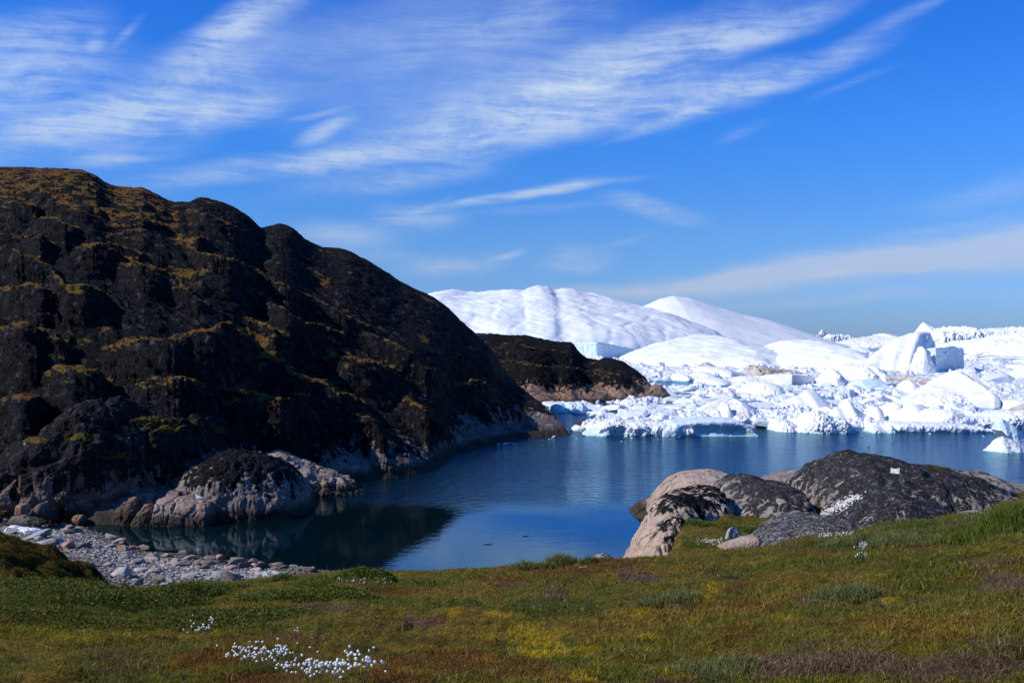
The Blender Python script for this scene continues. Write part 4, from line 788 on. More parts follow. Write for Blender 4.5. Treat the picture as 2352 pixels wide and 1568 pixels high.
PATCH = [ # picture place, size, kind: 0 green 1 yellow moss 2 orange-brown 3 purple-grey heather 4 red-brown 5 bluish grass
 (1240,1502,46,9,1,.9),(1285,1497,22,6,1,.8),(1262,1482,34,8,1,.8),(1225,1475,20,5,1,.8),(1050,1400,30,7,1,.7),(1140,1412,40,8,1,.9),(1085,1398,14,5,1,.9),(1225,1455,60,16,1,.5),(1330,1495,35,10,1,.6),(1330,1558,30,8,1,1.),(1360,1562,14,5,1,1.),(1130,1465,25,8,1,.5),(1110,1520,30,10,1,.5),(1490,1465,30,8,1,.5),(1600,1375,30,10,1,.6),(1640,1350,22,8,1,.6),(1560,1540,40,20,1,.5),(1820,1420,30,7,1,.6),(1930,1360,24,7,1,.7),(2050,1380,25,7,1,.5),(1470,1410,25,8,1,.7),(1180,1475,20,6,1,.5),
 (520,1500,60,16,2,.8),(470,1520,80,20,2,.9),(870,1535,60,20,2,.7),(640,1470,60,14,2,.6),(880,1455,40,8,2,.5),(1420,1295,70,9,4,.6),(1310,1310,110,9,4,.7),(1160,1330,60,8,4,.7),(1170,1345,40,6,3,.7),(1470,1325,50,12,3,1.),(1440,1310,50,8,3,.6),(1275,1360,40,9,3,.5),(980,1428,60,10,3,.9),(1010,1420,40,7,4,.7),(760,1395,70,12,3,.5),(900,1360,90,9,4,.6),(700,1465,70,12,3,.4),(1000,1520,120,24,4,.7),(1200,1540,90,22,4,.6),(900,1560,90,14,4,.8),(600,1560,80,14,4,.8),
 (1780,1530,120,26,3,.8),(1950,1520,150,26,3,.9),(2150,1530,160,24,3,.9),(2300,1480,70,18,3,.5),(2300,1340,60,22,3,1.),(2260,1290,60,10,3,.5),(1930,1480,110,14,3,.4),(2150,1460,90,14,2,.6),(1700,1450,80,18,2,.5),(1560,1385,70,14,4,.4),(1720,1390,60,12,4,.6),(1850,1375,30,9,3,.8),(1530,1400,50,9,3,.5),(1700,1345,40,10,4,.6),(2110,1245,70,6,3,.7),(1900,1270,60,8,2,.4),(1850,1330,140,12,2,.3),(2050,1430,140,20,2,.4),(1400,1440,100,18,2,.4),(1650,1500,90,20,2,.4),
 (80,1375,130,22,0,.9),(250,1400,150,14,0,.8),(650,1370,110,10,0,.9),(560,1420,120,14,0,.6),(1290,1400,120,20,0,.6),(950,1385,120,14,0,.5),(2000,1300,200,24,0,.5),(2150,1340,140,20,0,.5),(2100,1205,90,18,5,.9),(1950,1245,70,16,5,.8),(2280,1200,70,24,5,.8),(1940,1360,46,16,5,1.),(1550,1380,60,14,5,.5),(1640,1540,60,20,5,.6),(950,1470,120,14,0,.5),(300,1450,200,20,1,.18),(1230,1280,60,10,5,.8),
 (60,1480,140,30,1,.22),(430,1455,120,16,1,.2)]
KC = np.array([(.060,.082,.012),(.340,.250,.012),(.165,.085,.014),(.125,.083,.066),(.135,.052,.018),(.075,.105,.040)])
def ground_col(X, Y, z):
    u = U0+F*X/Y; v = HV+(H-z)/Y*F
    n1 = fbm(X/2.8, Y/2.8, 5., 4); n2 = fbm(X/.9, Y/.9, 9., 3); n3 = fbm(X/6., Y/6., 1., 3); n6 = fbm(X/.33, Y/.33, 4., 3)
    base = np.array((.118,.118,.018))*np.ones(X.shape+(1,))
    def lay(base, m, c): m = np.clip(m, 0, 1)[...,None]; return base*(1-m)+np.array(c)*m
    base = lay(base, .5+1.6*n3+.5*n2-.3, (.088,.110,.015))
    base = lay(base, 2.8*n1-.0, (.190,.135,.022))
    base = lay(base, 3.0*n2+1.4*n3-.50, (.165,.072,.020))
    base = lay(base, -2.6*n1+1.2*n2-.55, (.105,.068,.045))
    base = lay(base, 2.6*n6+1.*n2-.35, (.150,.128,.022)); base = lay(base, -2.6*n6-.35, (.060,.058,.014))
    for (pu, pv, ru, rv, k, s) in PATCH:
        dd = np.sqrt(((u-pu)/ru)**2+((v-pv)/rv)**2)+.9*n2+.5*n1+.55*n6
        base = lay(base, s*np.clip((1.2-dd)*3.5, 0, 1), KC[k])
    isb = (u < 292) & (Y > 37.8)
    n4 = fbm(X/.55, Y/.55, 6., 4, .6); n5 = fbm(X/1.5+5, Y/1.5, 2., 3)
    b = lay(np.array((.085,.060,.012))*np.ones(X.shape+(1,)), 2.5*n2+.4, (.105,.098,.010)); b = lay(b, 3*n1+.1, (.075,.042,.016)); b = lay(b, 3.*n4+1.5*n5, (.125,.120,.014)); b = lay(b, -3.5*n4+2.*n5-.1, (.035,.022,.010))
    return np.where(isb[...,None], b, base*np.array((1.30,1.18,1.05)))
us = np.arange(-640, 3000, 8.); nY = 520
Yr = np.geomspace(2.2, 72, nY)[None,:]
X = (us[:,None]-U0)/F*Yr; Y = np.broadcast_to(Yr, X.shape); z = ground_z(X, Y)
gc = ground_col(X, Y, z)
t = NT("tundra_soil"); p = t.pos(); c = t.attr('col', 'Color')
n = t.noise(p, 7., 7, .72); c2 = t.mix(t.mr(n, .3, .72), t.mix(1., c, (.30,.28,.26), 'MULTIPLY'), t.mix(1., c, (1.0,.95,.9), 'MULTIPLY'))
n2 = t.noise(p, 22., 5, .7)
M_GROUND = t.out(t.pbsdf(c2, .95, t.bump(t.math('ADD', n, t.math('MULTIPLY', n2, .4)), .12, .9), .1))
o = link("ground", new_mesh("ground", np.stack([X,Y,z],-1).reshape(-1,3), quads=gridq(*X.shape), mats=[M_GROUND], attrs={'col': gc.reshape(-1,3)}))
tag(o, "tundra slope of grass, moss and heather falling to the bay", "ground", kind='structure')

# ------------------------------------------------------------------ beach and seabed
wl = curve([(-400,1190),(0,1199),(190,1211),(260,1238),(330,1263),(420,1273),(500,1284),(620,1301),(700,1308),(780,1314),(930,1318),(1100,1330),(1500,1330),(2600,1330)])
def beach_z(X, Y):
    u = U0+F*X/Y; yw = Yw(wl(u)); d = yw-Y
    z = np.where(d > 0, .045*d+.02*d*np.clip(d/8, 0, 1), d*.11)
    return np.maximum(z, -2.6-.02*np.maximum(-d, 0))
us = np.arange(-500, 2700, 7.); Yr = np.geomspace(34, 150, 260)[None,:]
X = (us[:,None]-U0)/F*Yr; Y = np.broadcast_to(Yr, X.shape)
z = beach_z(X, Y)+.07*fbm(X/.8, Y/.8, 0, 3)
t = NT("beach_gravel"); p = t.pos(); vc = t.vor(p, 5., out=1); vd = t.vor(p, 5.)
sep = t.n('ShaderNodeSeparateColor', {0: vc}).outputs
c = t.mix(sep[0], (.20,.185,.175), (.40,.37,.345)); c = t.mix(t.mr(sep[1], .75, .9), c, (.30,.19,.14)); c = t.mix(t.mr(vd, .25, .6), c, (.09,.08,.07))
zz = t.n('ShaderNodeSeparateXYZ', {0: p}).outputs[2]
c = t.mix(t.mr(zz, -.25, .12, 1., 0.), c, (.040,.034,.020))
M_BEACH = t.out(t.pbsdf(c, .85, t.bump(vd, -.12, 1.), .3))
o = link("beach", new_mesh("beach", np.stack([X,Y,z],-1).reshape(-1,3), quads=gridq(*X.shape), mats=[M_BEACH]))
tag(o, "grey stony beach and its shallow bed running under the water", "beach", kind='structure')

# ------------------------------------------------------------------ water
t = NT("sea_water"); p = t.pos()
sp = t.n('ShaderNodeSeparateXYZ', {0: p}).outputs
# the wind reaches the outer bay; the inner cove lies calm
wind = t.mr(t.math('ADD', sp[1], t.math('ADD', t.math('MULTIPLY', sp[0], .10), t.math('MULTIPLY', t.math('SUBTRACT', t.noise(t.mapping(p, (.03,.06,1)), 1., 3, .5), .5), 26.))), 66., 98.)
pw = t.mapping(p, (.8,1.,1))
wv1 = t.noise(pw, 1.1, 4, .6, .4); wv2 = t.noise(pw, 4.2, 3, .6)
hh = t.math('ADD', t.math('MULTIPLY', wv1, .8), t.math('MULTIPLY', wv2, .22))
st = t.math('ADD', t.math('MULTIPLY', wind, WAVE), CALM)
nrm = t.n('ShaderNodeBump', {'Height': hh, 'Distance': .5, 'Strength': st}).outputs[0]
rgh = t.math('ADD', t.math('MULTIPLY', wind, .10), .012)
fr = t.n('ShaderNodeFresnel', {'IOR': 1.9, 'Normal': nrm}).outputs[0]
tr = t.n('ShaderNodeBsdfTransparent', {'Color': (.92,.96,.95,1)}).outputs[0]
df = t.n('ShaderNodeBsdfDiffuse', {'Color': WATER_COL}).outputs[0]
body = t.n('ShaderNodeMixShader', {0: .20, 1: tr, 2: df}).outputs[0]
gl = t.n('ShaderNodeBsdfGlossy', {'Color': (.60,.86,1,1), 'Roughness': rgh, 'Normal': nrm}).outputs[0]
surf = t.n('ShaderNodeMixShader', {0: fr, 1: body, 2: gl}).outputs[0]
va = t.n('ShaderNodeVolumeAbsorption', {'Color': (.10,.62,.56,1), 'Density': .42}).outputs[0]
M_WATER = t.out(surf, va)
x0, x1, y0, y1, zb = -400, 9000, 30, 12000, -14
Vv = [(x0,y0,0),(x1,y0,0),(x1,y1,0),(x0,y1,0),(x0,y0,zb),(x1,y0,zb),(x1,y1,zb),(x0,y1,zb)]
Vv += [(-9000,y1,0),(-9000,150,0),(x0,150,0)]
o = link("water", new_mesh("water", np.array(Vv[:8], float), faces=[(0,1,2,3),(7,6,5,4),(0,4,5,1),(1,5,6,2),(2,6,7,3),(3,7,4,0)], mats=[M_WATER], smooth=False))
tag(o, "deep blue sea water of the bay, calm and dark in the cove, rippled farther out", "water", kind='structure')
t = NT("deep_bed"); M_BED = t.out(t.pbsdf((.02,.03,.03), .9))
o = link("seabed", new_mesh("seabed", np.array([(-9500,-500,-13.5),(9500,-500,-13.5),(9500,12500,-13.5),(-9500,12500,-13.5)], float), faces=[(0,1,2,3)], mats=[M_BED]))
tag(o, "dark sea floor under the bay", "seabed", kind='structure')
# ------------------------------------------------------------------ beach stones
M_STONES = []
for nm, c1, c2, wet in (("grey_stone",(.43,.42,.41),(.30,.29,.29),0),("pale_stone",(.50,.48,.46),(.36,.34,.33),0),("pink_stone",(.46,.335,.285),(.36,.27,.24),0),("brown_stone",(.20,.155,.125),(.12,.10,.085),0),("rust_stone",(.40,.20,.125),(.30,.17,.12),0)):
    t = NT(nm); p = t.n('ShaderNodeTexCoord').outputs['Object']; n = t.noise(p, 2.2, 7, .68, .3)
    oi = t.n('ShaderNodeObjectInfo').outputs['Random']
    c = t.mix(t.mr(n, .35, .68), c1, c2); c = t.mix(t.mr(oi, 0, 1, .0, .45), c, (.22,.21,.20))
    zz = t.n('ShaderNodeSeparateXYZ', {0: t.pos()}).outputs[2]
    c = t.mix(t.mr(zz, .05, .26, .85, 0.), c, (.055,.040,.028))
    M_STONES.append(t.out(t.pbsdf(c, .8, t.bump(n, .25, .6), .3)))
stones = []
for i in range(25):
    V, Fc = hull_stone(300+i, 8+i % 5, 3, .12, .55+.06*(i % 5), .15)
    stones.append(new_mesh("beach_stone", V, tris=Fc, mats=[M_STONES[i % 5]], smooth=(i % 3 != 0)))
def on_beach(u, v):
    Y = np.linspace(36, 72, 400); X = (u-U0)/F*Y; zr = H-(v-HV)/F*Y
    d = zr-np.maximum(beach_z(X, Y), gz0(X, Y)); k = int(np.argmax(d < 0)); return X[k], Y[k], float(beach_z(X[k], Y[k]))
KIND = ["grey","pale","pink","brown","rust coloured"]
def beach_stone(u, v, s, kind, label=None, group=None, rz=None, sc=None):
    x, y, zz = on_beach(u, v)
    me = stones[kind+5*RS.randint(5)]
    o = link("beach_stone", me, (x, y, zz+s*.18)); q = RS.uniform(.75, 1.25, 3)*s if sc is None else np.array(sc)*s
    o.scale = (q[0]*1.2, q[1], q[2]*.9); o.rotation_euler = (RS.uniform(-.3,.3), RS.uniform(-.3,.3), RS.uniform(0,6.28) if rz is None else rz)
    tag(o, label or KIND[kind]+" stone among the others on the beach", "stone", group or KIND[kind]+" stones on the beach")
beach_stone(84, 1236, .70, 0, "largest grey boulder on the beach, just below the snow remnant", "single beach boulders", .3, (1.2,1,.95))
beach_stone(105, 1249, .52, 1, "rounded pale boulder right below the largest grey beach boulder", "single beach boulders", 1., (1.1,1,.8))
for (u_, v_, s, k, lab) in [(765,1318,.32,4,"rounded rust-pink stone alone at the water's edge on the right end of the beach"),(505,1287,.42,4,"flat reddish slab stone at the waterline"),(478,1287,.36,3,"pointed brown stone beside the flat reddish slab"),(545,1300,.75,3,"big dark angular boulder at the right of the beach"),
    (640,1303,.34,2,"smooth pinkish stone near the tussock at the beach's right end"),(630,1312,.3,3,"dark stone below the smooth pinkish one"),(435,1285,.45,2,"broad pinkish-grey stone at the middle waterline"),(328,1263,.42,3,"dark brown stone standing at the waterline"),(380,1278,.36,2,"rounded pink stone half in the water"),
    (270,1246,.42,2,"pale block near the cove's corner waterline"),(160,1214,.36,3,"brown boulder below the knoll's foot"),(148,1210,.3,4,"rusty stone beside the brown boulder below the knoll"),(185,1216,.24,3,"dark stone standing in the cove's shallows"),(535,1325,.5,1,"big pale angular stone in front of the dark boulder"),(265,1248,.3,0,"grey slab stone near the beach's middle"),(255,1238,.5,0,"long grey flat stone at the cove's edge"),(320,1293,.42,0,"dark grey rounded stone in the middle of the shingle"),(280,1322,.55,0,"flat grey slab in the lower shingle near the mossy bank"),(575,1315,.3,1,"pale stone left of the low tussock"),(690,1310,.34,3,"dark stone at the waterline right of the smooth pinkish one"),(715,1314,.26,1,"pale stone nearest left of the rust-pink shore stone"),(737,1316,.22,4,"small rusty stone just left of the rust-pink shore stone"),(600,1304,.42,3,"dark angular stone right of the big dark boulder"),(565,1303,.34,3,"dark stone touching the big dark boulder"),(420,1300,.40,3,"dark boulder in the middle of the beach"),(350,1283,.38,2,"pinkish boulder above the middle of the beach")]:
    beach_stone(u_, v_, s, k, lab, "single beach boulders")
n = 0
while n < 262:
    u_ = RS.uniform(-40, 770); lo = wl(u_)-1.5; hi = min(float(crest(u_))+2, 1352) if u_ > 262 else float(bankv(u_))+3
    if hi <= lo+2: continue
    v_ = RS.uniform(lo, hi); s = .09+.38*RS.rand()**2.8
    nearw = (v_-lo)/(hi-lo); k = RS.choice(5, p=(.36,.30,.16,.12,.06) if nearw > .3 else (.22,.12,.22,.30,.14))
    if u_ < 200: s *= 1.15
    beach_stone(u_, v_, s, int(k)); n += 1
# the shingle between them: uncountable
Vs, Fs, mi, off = [], [], [], 0
low = [hull_stone(600+i, 8, 1, .1, .6, .1) for i in range(8)]
for i in range(5200):
    u_ = RS.uniform(-60, 800); lo = wl(u_)-(14 if RS.rand() < .12 else 1); hi = min(float(crest(u_))+4, 1354) if u_ > 255 else float(bankv(u_))+4
    if hi <= lo+1: continue
    Y_ = RS.uniform(float(Yw(hi)), float(Yw(lo))); X_ = (u_-U0)/F*Y_
    V, Fc = low[i % 8]; s = .035+.13*RS.rand()**2; a = RS.uniform(0, 6.28); ca, sa = math.cos(a), math.sin(a)
    Q = V*s*RS.uniform(.7, 1.3, 3); Q = np.stack([Q[:,0]*ca-Q[:,1]*sa+X_, Q[:,0]*sa+Q[:,1]*ca+Y_, Q[:,2]+float(beach_z(X_, Y_))+s*.15], -1)
    Vs.append(Q); Fs.append(Fc+off); off += len(V); mi += [int(RS.choice(5, p=(.42,.30,.14,.10,.04)))]*len(Fc)
o = link("shingle", new_mesh("shingle", np.concatenate(Vs), tris=np.concatenate(Fs), mats=M_STONES, midx=mi, smooth=False))
tag(o, "small grey shingle covering the beach between the larger stones", "shingle", kind='stuff')
# stranded piece of old snow
t = NT("old_snow"); p = t.pos(); M_SNOW = t.out(t.pbsdf((.86,.88,.92), .6, t.bump(t.noise(p, 6., 5, .6), .1, .5), .3))
loaf("snow_remnant", [(20,1213),(27,1206),(36,1207),(46,1210),(60,1212),(74,1214),(86,1218),(94,1222),(98,1226)], Y=63.5, tf=.9, tb=1.2, a=.8, b=.6, vbase=[(20,1216),(98,1230)], mat=M_SNOW, noise=[(.2,.9,'n'),(.1,.4,'b')], nu=60, nt=40,
     label="stranded strip of white ice lying on the beach at far left", cat="ice strip")

# ------------------------------------------------------------------ grass and other low growth
def ray_ground(u, v):
    u = np.atleast_1d(np.asarray(u, float)); v = np.atleast_1d(np.asarray(v, float))
    Y = np.geomspace(4, 60, 700)[None,:]; X = (u[:,None]-U0)/F*Y; zr = H-(v[:,None]-HV)/F*Y
    d = zr-ground_z(X, Y, False); k = np.argmax(d < 0, axis=1); i = np.arange(len(u))
    return X[i,k], Y[0,k], ground_z(X[i,k], Y[0,k])
def leaf_mat(name, rough=.6, tr=.35):
    t = NT(name); c = t.attr('col', 'Color')
    a = t.pbsdf(c, max(rough,.75), None, .04); b = t.n('ShaderNodeBsdfTranslucent', {'Color': c}).outputs[0]
    return t.out(t.n('ShaderNodeMixShader', {0: tr, 1: a, 2: b}).outputs[0])
M_GRASS = leaf_mat("grass_blade")
def blades(x, y, z, hgt, wid, col, lean, rs):
    """curved blades, five points each; returns vertices, quads, tris and colours"""
    n = len(x); a = rs.uniform(0, 2*math.pi, n); la = rs.uniform(0, 2*math.pi, n); L = lean*rs.uniform(.2, 1., n)*hgt
    # blade width lies mostly across the view of anyone standing on the slope
    wx, wy = np.cos(a)*wid, np.sin(a)*wid
    lx, ly = np.cos(la)*L, np.sin(la)*L
    B = np.stack([x,y,z-.02],-1); W = np.stack([wx,wy,0*wx],-1)
    Mp = B+np.stack([lx*.3,ly*.3,hgt*.55],-1); T = B+np.stack([lx,ly,hgt*(1-.25*lean)],-1)
    V = np.stack([B-W, B+W, Mp+W*.75, Mp-W*.75, T], 1).reshape(-1,3); i = np.arange(n)[:,None]*5
    Q = np.concatenate([i,i+1,i+2,i+3],1); Tt = np.concatenate([i+3,i+2,i+4],1)
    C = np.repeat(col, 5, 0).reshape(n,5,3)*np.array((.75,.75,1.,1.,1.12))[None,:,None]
    return V, Q, Tt, C.reshape(-1,3)
def blade_obj(name, parts, mat=None):
    V, Q, T, C = [], [], [], []; off = 0
    for v_, q_, t_, c_ in parts: V.append(v_); Q.append(q_+off); T.append(t_+off); C.append(c_); off += len(v_)
    return new_mesh(name, np.concatenate(V), quads=np.concatenate(Q), tris=np.concatenate(T), mats=[mat or M_GRASS], attrs={'col': np.concatenate(C)}, smooth=False)
N = NBLADES
u = RS.uniform(-120, 2480, N); yy = (1/6.5**.6-RS.rand(N)*(1/6.5**.6-1/60**.6))**(-1/.6)
x = (u-U0)/F*yy
z0 = gz0(x, yy); keep = (z0 > beach_z(x, yy)+.05) & (yy < np.where(u > 1480, 60, Yg(u)+7)) | (yy < Yg(u)); keep &= ~((u < 290) & (yy > 46))
x, yy, u = x[keep], yy[keep], u[keep]
z = ground_z(x, yy); col = ground_col(x, yy, z)
grn = np.clip((col[:,1]-col[:,0])/.03+.3, 0, 1); tall = fbm(x/2.2+4, yy/2.2, 2., 3); bank = (u < 292) & (yy > 37.8)
hgt = (.04+.075*RS.rand(len(x))**2)*(1+.9*tall+.5*grn)*(.75+.018*yy); hgt = np.where(bank, .05, np.maximum(hgt, .03))
wid = (.0016+.00026*yy)*RS.uniform(.6, 1.3, len(x))
bri = RS.uniform(.40, 1.65, (len(x),1)); straw = (RS.rand(len(x)) < .07)[:,None]
cb = np.where(straw, np.array((.30,.235,.105)), col*np.array((1.0,1.06,.95)))*bri
xb = RS.uniform(-24, -15.5, 60000); yb_ = RS.uniform(37.5, 46, 60000); ub = U0+F*xb/yb_; kb = (ub > -120) & (ub < 290); xb, yb_ = xb[kb], yb_[kb]
zb_ = ground_z(xb, yb_); cb_ = ground_col(xb, yb_, zb_)*RS.uniform(.4, 1.6, (len(xb),1))
nst = 2600; us_ = RS.uniform(-100, 2460, nst); ys_ = (1/7**.4-RS.rand(nst)*(1/7**.4-1/36**.4))**(-1/.4); ys_ = np.minimum(ys_, Yg(us_)+.5); xs_ = (us_-U0)/F*ys_
straw_c = np.array([(.30,.235,.11),(.22,.15,.07),(.16,.17,.05)])[RS.randint(3, size=nst)]*RS.uniform(.6, 1.3, (nst,1))
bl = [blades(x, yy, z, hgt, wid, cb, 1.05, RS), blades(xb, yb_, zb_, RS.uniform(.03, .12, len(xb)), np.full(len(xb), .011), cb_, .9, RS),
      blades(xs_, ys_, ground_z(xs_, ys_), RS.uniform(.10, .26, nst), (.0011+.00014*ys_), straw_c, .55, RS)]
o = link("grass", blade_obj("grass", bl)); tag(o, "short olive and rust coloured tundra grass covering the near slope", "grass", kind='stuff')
# tussocks
def tussock(u, v, r, hh, col, label, n=700, group="grass tussocks along the crest", lean=.7, name='grass_tussock', Yfix=None, zfix=None):
    if Yfix is None: X, Y, Z = ray_ground(u, v); X, Y = X[0], Y[0]
    else: X, Y = (u-U0)/F*Yfix, Yfix
    rr = r*np.sqrt(RS.rand(n)); a = RS.uniform(0, 6.28, n); x = X+rr*np.cos(a)*1.2; y = Y+rr*np.sin(a)*.9
    z = ground_z(x, y) if zfix is None else np.full(n, zfix)
    f = 1-.55*(rr/r)**2
    b = blades(x-X, y-Y, z-z.min(), hh*f*RS.uniform(.55, 1.1, n), np.full(n, .0016+.00028*Y), np.array(col)*RS.uniform(.55, 1.5, (n,1))*np.ones((n,3)), lean, RS)
    o = link(name, blade_obj(name, [b]), (X, Y, float(z.min()))); tag(o, label, "grass tussock", group); return o
G = (.105,.135,.022); GB = (.150,.160,.055); GO = (.115,.110,.025)
for a in [(1282,1299,.45,.48,GB,"spiky grass tussock on the crest silhouetted against the blue water"),(1215,1306,.4,.32,GB,"lower grass tussock on the crest left of the spiky one"),
          (845,1322,1.5,.34,G,"broad bright green grass mound at the right end of the beach",2600),(445,1356,.95,.40,G,"dark green grassy mound in front of the shingle",2200),(645,1334,.35,.36,G,"small bright green tussock standing before the dark boulder"),(545,1352,.6,.3,G,"low green tussock right of the dark grassy mound",900),
          (1350,1295,.25,.3,GO,"thin dry tussock left of the orange-spotted boulder",260),
          (2080,1252,.75,.38,GB,"big bluish grass tussock in the middle of the right slope",2200),(1965,1248,.7,.36,GB,"low bluish tussock left of the big one",1500),(2085,1214,.6,.28,G,"green tussock on the crest under the lower dark dome",1300),(2290,1214,.9,.42,G,"tallest green grass clump near the right border",2400),(2180,1224,.8,.26,GO,"olive grass clump between the two tallest ones",1400),(1870,1252,.6,.2,GO,"olive tussock below the speckled rock",900),
          (1940,1378,.36,.30,GB,"bluish grey tussock alone in the mossy middle of the slope",1300),(1535,1388,.35,.26,GB,"bluish tussock left of the lone grey-blue one",800),(1630,1548,.35,.22,GB,"bluish grass tuft near the bottom edge by the yellow moss",900),
          (1690,1218,.4,.3,G,"green tuft behind the upright grey boulder",700),(1730,1222,.5,.32,G,"dense green tuft right of the upright grey boulder",900),(1600,1205,.6,.34,G,"green grass strip between the orange slab and the black dome",1400),(1640,1172,.7,.34,G,"sunlit grass saddle below the small black dome",1600),(1610,1255,.6,.24,G,"short green grass behind the white slabs",1200),(1868,1172,.4,.3,GO,"olive grass wedge at the foot of the largest whaleback",600),(1880,1190,.5,.22,GO,"olive grass between the speckled rock and the domes",700)]:
    tussock(*a[:6], n=a[6] if len(a) > 6 else 800)
# dwarf willow shrubs: many small leaves over a low dome
M_LEAF = leaf_mat("willow_leaf", .45, .25)
def shrub(u, v, rx, ry, hh, label, n, col=(.088,.104,.020)):
    X, Y, Z = ray_ground(u, v); X, Y = X[0], Y[0]
    a = RS.uniform(0, 6.28, n); r = np.sqrt(RS.rand(n)); lx, ly = r*np.cos(a)*rx, r*np.sin(a)*ry
    lump = 1+.5*fbm((X+lx)/.5, (Y+ly)/.5, 0., 3)
    zz = ground_z(X+lx, Y+ly)+hh*np.sqrt(np.maximum(0, 1-r**2))*lump*RS.uniform(.65, 1., n); z0 = float(ground_z(X, Y)); zz = zz-z0
    s = (.014+.00045*Y)*RS.uniform(.7, 1.4, n)
    d1 = RS.normal(size=(n,3)); d1 /= np.linalg.norm(d1, axis=1)[:,None]; up = np.array((0,0,1.))+.9*RS.normal(size=(n,3)); d2 = np.cross(up, d1); d2 /= np.linalg.norm(d2, axis=1)[:,None]
    c = np.stack([lx,ly,zz],-1); V = np.stack([c-d1*s[:,None], c+d2*(s*.55)[:,None], c+d1*s[:,None], c-d2*(s*.55)[:,None]], 1).reshape(-1,3)
    i = np.arange(n)[:,None]*4; C = np.repeat(np.array(col)*RS.uniform(.5, 1.7, (n,1))*np.ones((n,3)), 4, 0)
    o = link("dwarf_shrub", new_mesh("dwarf_shrub", V, quads=np.concatenate([i,i+1,i+2,i+3],1), mats=[M_LEAF], attrs={'col': C}, smooth=False), (X, Y, z0))
    tag(o, label, "shrub", "dwarf willow shrubs on the slope")
for a in [(95,1385,3.0,1.0,.55,"large dark green willow shrub at the left border below the mossy bank",9000),(300,1395,1.6,.6,.22,"flat willow shrub right of the large left one",3500),(400,1366,1.2,.5,.28,"willow shrub at the foot of the dark grassy mound",3000),
          (690,1378,1.6,.6,.20,"wide flat willow patch in the middle left of the slope",4500),(560,1418,1.5,.6,.16,"low willow patch left of and below the wide one",3500),(860,1330,1.4,.4,.22,"willow leaves fringing the broad green mound",3000),(480,1450,1.2,.6,.10,"thin willow patch above the small cotton grass group",2000),(230,1440,2.2,.8,.14,"yellowish willow patch at lower left",3500,(.075,.080,.014))]:
    shrub(*a)
# ------------------------------------------------------------------ cotton grass: every plant its own thing
t = NT("cotton_head"); p = t.pos(); M_COT = t.out(t.n('ShaderNodeMixShader', {0: .3, 1: t.pbsdf((.86,.86,.84), .9, t.bump(t.noise(p, 160., 3, .6), .01, .6), .1), 2: t.n('ShaderNodeBsdfTranslucent', {'Color': (.8,.8,.78,1)}).outputs[0]}).outputs[0])
t = NT("cotton_stem"); M_STEM = t.out(t.pbsdf((.10,.10,.03), .7))
heads = []
for i in range(5):
    V, Fc = hull_stone(900+i, 3, 2, .25, 1.05, 0); V = V*.0145
    bend = [0, .02, -.02, .015, -.01][i]; V = V+np.array((bend, 0, .19+.012*i))
    sv = []; hs = np.linspace(0, .185+.012*i, 5)
    for h_ in hs:
        for k in range(3): sv.append((bend*(h_/hs[-1])**2+.0018*math.cos(k*2.1), .0018*math.sin(k*2.1), h_-.02))
    sf = [(j*3+k, j*3+(k+1)%3, j*3+3+(k+1)%3, j*3+3+k) for j in range(4) for k in range(3)]
    heads.append((new_mesh("flower_head", V, tris=Fc, mats=[M_COT]), new_mesh("stem", np.array(sv), quads=np.array(sf), mats=[M_STEM])))
def cotton(u, v, label, group, s=1.):
    X, Y, Z = ray_ground(u, v+.19/14*F*.75)
    for x_, y_, z_ in zip(X, Y, Z):
        o = link("cotton_grass_plant", None, (x_, y_, z_)); k = s*RS.uniform(.75, 1.2); hd, st_ = heads[RS.randint(5)]
        link("flower_head", hd, parent=o); link("stem", st_, parent=o)
        o.scale = (k,k,RS.uniform(.8,1.1)); o.rotation_euler = (RS.uniform(-.15,.15), RS.uniform(-.15,.15), RS.uniform(0,6.28)); tag(o, label, "cotton grass", group, "thing")
def K6(x, y): return 402+.2197*x, 1223.6+.2197*y
def cl(cx, cy, sx, sy, n, ang=0):
    a, b = RS.normal(size=n)*sx, RS.normal(size=n)*sy; c, s_ = math.cos(ang), math.sin(ang)
    return K6(cx+a*c-b*s_, cy+a*s_+b*c)
L1 = "white cotton grass head in the small sparse group, upper left"
cotton(*[np.concatenate(q) for q in zip(cl(265,1030,38,16,15), cl(385,945,18,30,7), K6(np.array((195,205,105,155,345,192)), np.array((900,965,1047,1045,1080,1100))))], L1, "cotton grass in the small upper group")
L2 = "white cotton grass head in the dense oval group left of bottom centre"
cotton(*[np.concatenate(q) for q in zip(cl(900,1300,150,38,46), cl(760,1370,70,22,18), cl(1100,1290,40,30,18), cl(615,1320,20,40,9), cl(960,1370,60,25,12))], L2, "cotton grass in the oval group")
L3 = "white cotton grass head in the long drift along the bottom edge"
cotton(*[np.concatenate(q) for q in zip(cl(1400,1480,150,38,36), cl(1650,1500,150,36,34), cl(1830,1385,45,30,14), cl(1940,1530,70,24,14), cl(1150,1450,60,28,12), cl(1600,1560,220,16,16))], L3, "cotton grass in the bottom drift")
L4 = "stray white cotton grass head standing apart between the groups"
cotton(*K6(np.array((1285,1270,1278,1287,885,465,1425,1475,1210,1230,1310,1220,2085,2040,2048,2140,2180,2190,1360)), np.array((1045,1052,1070,1190,1168,1285,1255,1280,1330,1325,1330,1370,1270,1300,1450,1500,1510,1545,1365))), L4, "stray cotton grass")
